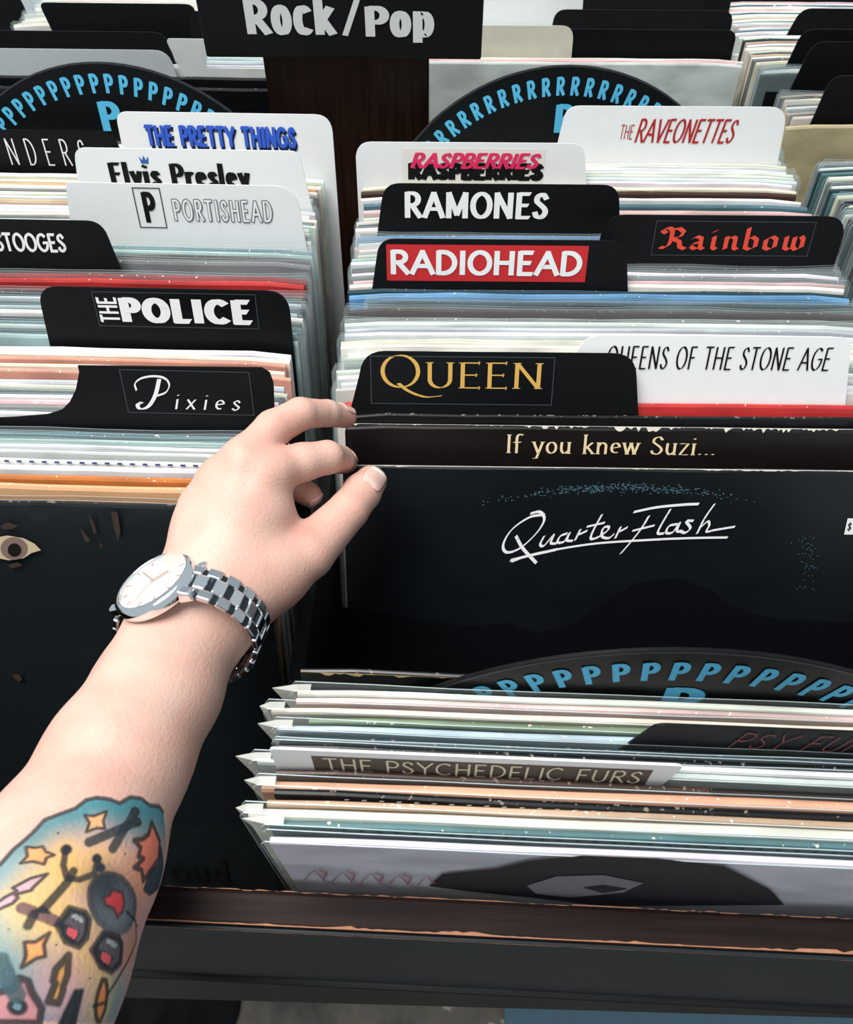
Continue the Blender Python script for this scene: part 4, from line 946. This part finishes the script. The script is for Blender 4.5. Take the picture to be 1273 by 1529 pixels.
shape([(214, 476), (140, 500), (64, 548), (80, 562), (30, 590), (-30, 640), (-20, 662), (60, 620), (84, 592), (72, 580), (140, 556), (150, 540)], (206, 170, 176))
shape([(290, 842), (232, 908), (222, 960), (236, 968), (205, 1050), (246, 1056), (270, 1000), (262, 985), (286, 930)], (208, 160, 96), line=(34, 44, 44), w=.0009)
shape([(-60, 1020), (55, 1000), (80, 948), (118, 960), (130, 1008), (178, 1080), (165, 1149), (-60, 1149)], (190, 138, 142), w=.0009)
shape(ringp(70, 1075, 36, 32, 12), (60, 66, 70)); shape(ringp(70, 1075, 18, 16, 10), (96, 140, 150), line=None)
shape(ringp(432, 1040, 22, 95, 14, .06), (216, 140, 84), w=.0007); shape([(455, 1010), (520, 900), (590, 770), (598, 680), (560, 640)], None, closed=False); shape([(400, 1065), (450, 1045)], None, closed=False)
shape([(350, 995), (318, 1000), (255, 1149), (320, 1149)], (38, 48, 54)); shape([(0, 870), (30, 960), (70, 1020)], None, line=(60, 86, 92), w=.002, closed=False)
for x, y in ((262, 283), (378, 940), (40, 738), (565, 380), (600, 700), (240, 800)): shape(ringp(x, y, 6, 6, 6), (50, 56, 66), line=None)
ca_ = me.color_attributes.new('skin_colour', 'FLOAT_COLOR', 'POINT'); ca_.data.foreach_set('color', np.concatenate([base, np.ones((N, 1))], 1).astype(np.float32).ravel())
me.polygons.foreach_set('use_smooth', [True]*len(me.polygons))
m, nt, b = newmat('skin'); vc = nd(nt, 'ShaderNodeVertexColor', layer_name='skin_colour'); tc = nd(nt, 'ShaderNodeTexCoord')
n1 = nd(nt, 'ShaderNodeTexNoise'); n1.inputs['Scale'].default_value = 42; n1.inputs['Detail'].default_value = 4; nt.links.new(tc.outputs['Object'], n1.inputs['Vector'])
r1 = nd(nt, 'ShaderNodeValToRGB'); r1.color_ramp.elements[0].position = .35; r1.color_ramp.elements[1].position = .68; r1.color_ramp.elements[0].color = (.95, .83, .81, 1); r1.color_ramp.elements[1].color = (1, 1, 1, 1); nt.links.new(n1.outputs['Fac'], r1.inputs[0])
mx = nd(nt, 'ShaderNodeMix', data_type='RGBA', blend_type='MULTIPLY'); mx.inputs[0].default_value = 1; nt.links.new(vc.outputs[0], mx.inputs[6]); nt.links.new(r1.outputs[0], mx.inputs[7]); nt.links.new(mx.outputs[2], b.inputs['Base Color'])
b.inputs['Roughness'].default_value = .5; b.inputs['Subsurface Weight'].default_value = .12; b.inputs['Subsurface Scale'].default_value = .004; b.inputs['Subsurface Radius'].default_value = (1, .35, .2); b.inputs['Specular IOR Level'].default_value = .4
n2 = nd(nt, 'ShaderNodeTexNoise'); n2.inputs['Scale'].default_value = 700; nt.links.new(tc.outputs['Object'], n2.inputs['Vector'])
bp = nd(nt, 'ShaderNodeBump'); bp.inputs['Strength'].default_value = .45; bp.inputs['Distance'].default_value = .0005; nt.links.new(n2.outputs['Fac'], bp.inputs['Height']); nt.links.new(bp.outputs[0], b.inputs['Normal'])
me.materials.append(m)
person = bpy.data.objects.new('person', me); C.objects.link(person)
tag(person, 'bare left forearm and hand with a colourful tattoo, flipping through the record sleeves', 'person')
# ---- nails, laid on the skin
M_NAIL = plain('fingernail', (214, 176, 166), .22, var=.05); M_TIP = plain('nail_tip', (222, 214, 198), .25, var=.03)
def nail(c, tip, n, ln, wd, name='fingernail'):
    """c centre, tip direction, outward normal (vectors): a curved plate resting on the fingertip"""
    n = n/np.linalg.norm(n); t = tip-n*(tip@n); t /= np.linalg.norm(t); s = np.cross(n, t); V, F = [], []; nu, nv = 10, 12; mats = []
    for i in range(nv+1):
        v = i/nv; hw = wd/2*(.86+.14*math.sin(v*math.pi)) if v < .75 else wd/2*(.96*math.sqrt(max(0, 1-((v-.75)/.28)**2)))
        if v < .15: hw *= .75+.25*math.sqrt(v/.15)
        for j in range(nu+1):
            u = (j/nu-.5)*2; p = c+t*ln*(v-.5)+s*hw*u+n*.008
            for _ in range(60):
                d = float(FD.sample(D, p[None])[0])
                if d < .0004: break
                p = p-n*max(.0001, d*.7)
                if (c+n*.008-p)@n > .0105: break
            V.append(p)
    for i in range(nv):
        for j in range(nu): F.append([i*(nu+1)+j, i*(nu+1)+j+1, (i+1)*(nu+1)+j+1, (i+1)*(nu+1)+j]); mats.append(1 if i >= nv-2 else 0)
    o = mkobj(name, V, F, M_NAIL, person, smooth=True); o.data.materials.append(M_TIP); o.data.polygons.foreach_set('material_index', mats)
    sm = o.modifiers.new('thick', 'SOLIDIFY'); sm.thickness = .0005; sm.offset = 0; return o
def camv(x, y, z): return np.array(RT)*x+np.array(UP)*y-np.array(FW)*z
th = P3((556, 718, .409)); nail(th+camv(.001, 0, .004), P3((560, 708, .409))-P3((530, 752, .400)), camv(.30, .28, 1), .0138, .0116)
it = P3((517, 690, .427)); nail(it+camv(.001, .002, .001), it-P3((507, 686, .411)), camv(.75, .6, .25), .009, .009)
mt = P3((517, 623, .424)); nail(mt+camv(.0, .002, .002), mt-P3((488, 617, .410)), camv(.25, .9, .35), .009, .009)
rt = P3((463, 739, .402)); nail(rt+camv(.002, -.002, .0), rt-P3((438, 726, .402)), camv(.5, -.6, .2), .009, .009)

# ================================================================== WRIST WATCH
wa = -ax_                                        # along the arm towards the hand
wn = camv(-.40, .70, .60); wn = wn-wa*(wn@wa); wn /= np.linalg.norm(wn); wb = np.cross(wa, wn); wb /= np.linalg.norm(wb)
if wb @ np.array(RT) < 0: wb = -wb
WC = P3((275, 945, .362))
def skin_r(d_, off=0.0):
    r_ = .012
    while r_ < .045 and float(FD.sample(D, (WC+wa*off+d_*r_)[None])[0]) < 0: r_ += .0003
    return r_
CR = skin_r(wn)
watch = empty('wrist_watch', WC); tag(watch, 'silver wrist watch with round white dial and steel link bracelet on the forearm', 'watch')
M_ST = plain('polished_steel', (240, 242, 244), .1, 1.0, var=.03); M_ST2 = plain('brushed_steel', (206, 210, 214), .2, 1.0, var=.06); M_DIAL = plain('pearl_dial', (226, 218, 208), .3, var=.15, bscale=120)
M_ROSE = plain('rose_metal', (206, 160, 132), .2, 1.0)
def frameM(o, x, y, z): return Matrix(((x[0], y[0], z[0], o[0]), (x[1], y[1], z[1], o[1]), (x[2], y[2], z[2], o[2]), (0, 0, 0, 1)))
xx = np.cross(wa, wn)
def lathe(name, prof, mat, M_, n=48):
    V, F = [], []; k = len(prof)
    for i in range(n):
        a = 2*math.pi*i/n
        for r_, z in prof: V.append(M_ @ Vector((r_*math.cos(a), r_*math.sin(a), z)))
    for i in range(n):
        for j in range(k-1): F.append([i*k+j, ((i+1) % n)*k+j, ((i+1) % n)*k+j+1, i*k+j+1])
    o = mkobj(name, V, F, mat, watch, smooth=True); o.matrix_parent_inverse = Matrix.Translation(watch.location).inverted(); return o
MC = frameM(WC+wn*(CR-.0014)+camv(.0045, .0012, 0), np.cross(wa, wn), wa, wn) @ Matrix.Scale(1.1, 4)
lathe('watch_case', [(0, 0), (.0150, 0), (.0172, .0015), (.0176, .004), (.0172, .0058), (.0150, .0072), (.0146, .0068), (.0146, .0055), (0, .0055)], M_ST, MC)
lathe('watch_dial', [(.0145, .0056), (.0142, .0059), (0, .0059)], M_DIAL, MC)
m, nt, b = newmat('watch_glass'); b.inputs['Base Color'].default_value = (1, 1, 1, 1); b.inputs['Roughness'].default_value = .03; tr = nd(nt, 'ShaderNodeBsdfTransparent'); ms = nd(nt, 'ShaderNodeMixShader'); ms.inputs[0].default_value = .22
nt.links.new(tr.outputs[0], ms.inputs[1]); nt.links.new(b.outputs[0], ms.inputs[2]); nt.links.new(ms.outputs[0], nt.nodes['Material Output'].inputs[0])
lathe('watch_glass', [(.0146, .0070), (.012, .0078), (.006, .0082), (0, .0083)], m, MC)
def wbox(name, lo, hi, mat, M_=MC, bev=.0003):
    o = box(name, lo, hi, mat, None, bev)
    for v in o.data.vertices: v.co = M_ @ v.co
    o.parent = watch; o.matrix_parent_inverse = Matrix.Translation(watch.location).inverted(); return o
for k in range(12):
    a = math.pi*k/6; Mk = MC @ Matrix.Rotation(a, 4, 'Z'); wbox('hour_mark', (.0112, -.0004, .0060), (.0135, .0004, .0063), M_ROSE, Mk, 0)
for nm, a, l, w in (('hour_hand', .6, .007, .0006), ('minute_hand', 2.5, .011, .0004), ('second_hand', 4.4, .012, .0002)): wbox(nm, (-.001, -w, .0064), (l, w, .0067), M_ROSE, MC @ Matrix.Rotation(a, 4, 'Z'), 0)
wbox('crown', (-.0015, .0170, .0020), (.0015, .0200, .0048), M_ST, MC, .0006)
# lugs and bracelet: links laid round the wrist
sgn = 1 if np.cross(wa, wn) @ wb > 0 else -1
for sx in (-1, 1):
    for sy in (-1, 1): wbox('lug', (sx*.0165-.0035, sy*.0075-.0018, -.0004), (sx*.0165+.0035, sy*.0075+.0018, .0038), M_ST, MC, .0008)
nl = 24; link_me = {}; M_CORE = plain('dark_steel', (70, 76, 82), .35, 1.0)
def link_shape(kind):
    if kind in link_me: return link_me[kind]
    bm = bmesh.new(); w = {'centre_link': (.0056, .0078, .0028), 'side_link': (.0062, .0050, .0028)}[kind]
    bmesh.ops.create_cube(bm, size=1)
    for v in bm.verts: v.co = Vector((v.co.x*w[0], v.co.y*w[1], v.co.z*w[2]))
    bmesh.ops.bevel(bm, geom=list(bm.edges), offset=.0008, segments=2, affect='EDGES', profile=.5)
    m_ = bpy.data.meshes.new(kind); bm.to_mesh(m_); bm.free(); m_.materials.append(M_ST if kind == 'centre_link' else M_ST2); link_me[kind] = m_; return m_
bx = np.cross(wa, wn)
def ring_pt(a):
    d_ = wn*math.cos(a)+bx*math.sin(a); return WC+d_*(max(skin_r(d_), skin_r(d_, .006), skin_r(d_, -.006))+.0018)
inv = Matrix.Translation(watch.location).inverted()
for i in range(nl):
    for kind, off, sh in (('centre_link', 0, .5), ('side_link', -.0062, 0), ('side_link', .0062, 0)):
        a2 = R(40)+R(280)*(i+sh)/(nl-.5); p0, p1, p2 = ring_pt(a2-.05), ring_pt(a2), ring_pt(a2+.05); td = p2-p0; td /= np.linalg.norm(td); nn = np.cross(td, wa); nn /= np.linalg.norm(nn)
        if nn @ (p1-WC) < 0: nn = -nn
        o = bpy.data.objects.new(kind, link_shape(kind)); C.objects.link(o); o.parent = watch; o.matrix_parent_inverse = inv
        o.matrix_basis = frameM((p0+2*p1+p2)/4+wa*off, td, np.cross(nn, td), nn)

V, F = [], []; nc = 60
for i in range(nc):
    a2 = R(38)+R(284)*i/(nc-1); p1 = ring_pt(a2); p1 = p1-(p1-WC)/np.linalg.norm(p1-WC)*.0006
    V += [p1-wa*.0078, p1+wa*.0078]
for i in range(nc-1): F.append([2*i, 2*i+1, 2*i+3, 2*i+2])
o = mkobj('bracelet_core', V, F, M_CORE, watch); o.matrix_parent_inverse = inv; sm = o.modifiers.new('thick', 'SOLIDIFY'); sm.thickness = .0010; sm.offset = 0
# ================================================================== down on the floor beyond the rail
cv = at(235, 1545, 1.285); V, F = [], []; n = 26; rd3 = random.Random(5)
for j in range(n):
    for i in range(n):
        x = (i/(n-1)-.5)*.24; y = (j/(n-1)-.5)*.20; e = max(abs(i/(n-1)-.5), abs(j/(n-1)-.5))*2
        z = .004+(1-e**3)*(.02+.012*math.sin(x*60+y*35)+.009*math.sin(y*90-x*40)+.006*math.sin(x*170)); V.append((cv.x+x+.01*math.sin(y*40), cv.y+y+.012*math.sin(x*50), max(.001, z)))
for j in range(n-1):
    for i in range(n-1): a = j*n+i; F.append([a, a+1, a+n+1, a+n])
o = mkobj('crumpled_cloth', V, F, plain('black_cloth', (20, 20, 23), .9, bump=.5, bscale=900), smooth=True); tag(o, 'crumpled black cloth lying on the floor beside the tattooed forearm', 'cloth')
sm = o.modifiers.new('thick', 'SOLIDIFY'); sm.thickness = .003; sm.offset = 1
a_ = atz(752, 1500, 0); b_ = atz(1330, 1512, 0)
o = box('floor_mat', (a_.x, a_.y-.25, .0002), (b_.x+.1, a_.y+.012, .006), plain('mat_blue', (92, 118, 134), .8, bump=.3, bscale=200), bev=.002); tag(o, 'blue-grey mat on the floor at the lower right', 'mat')
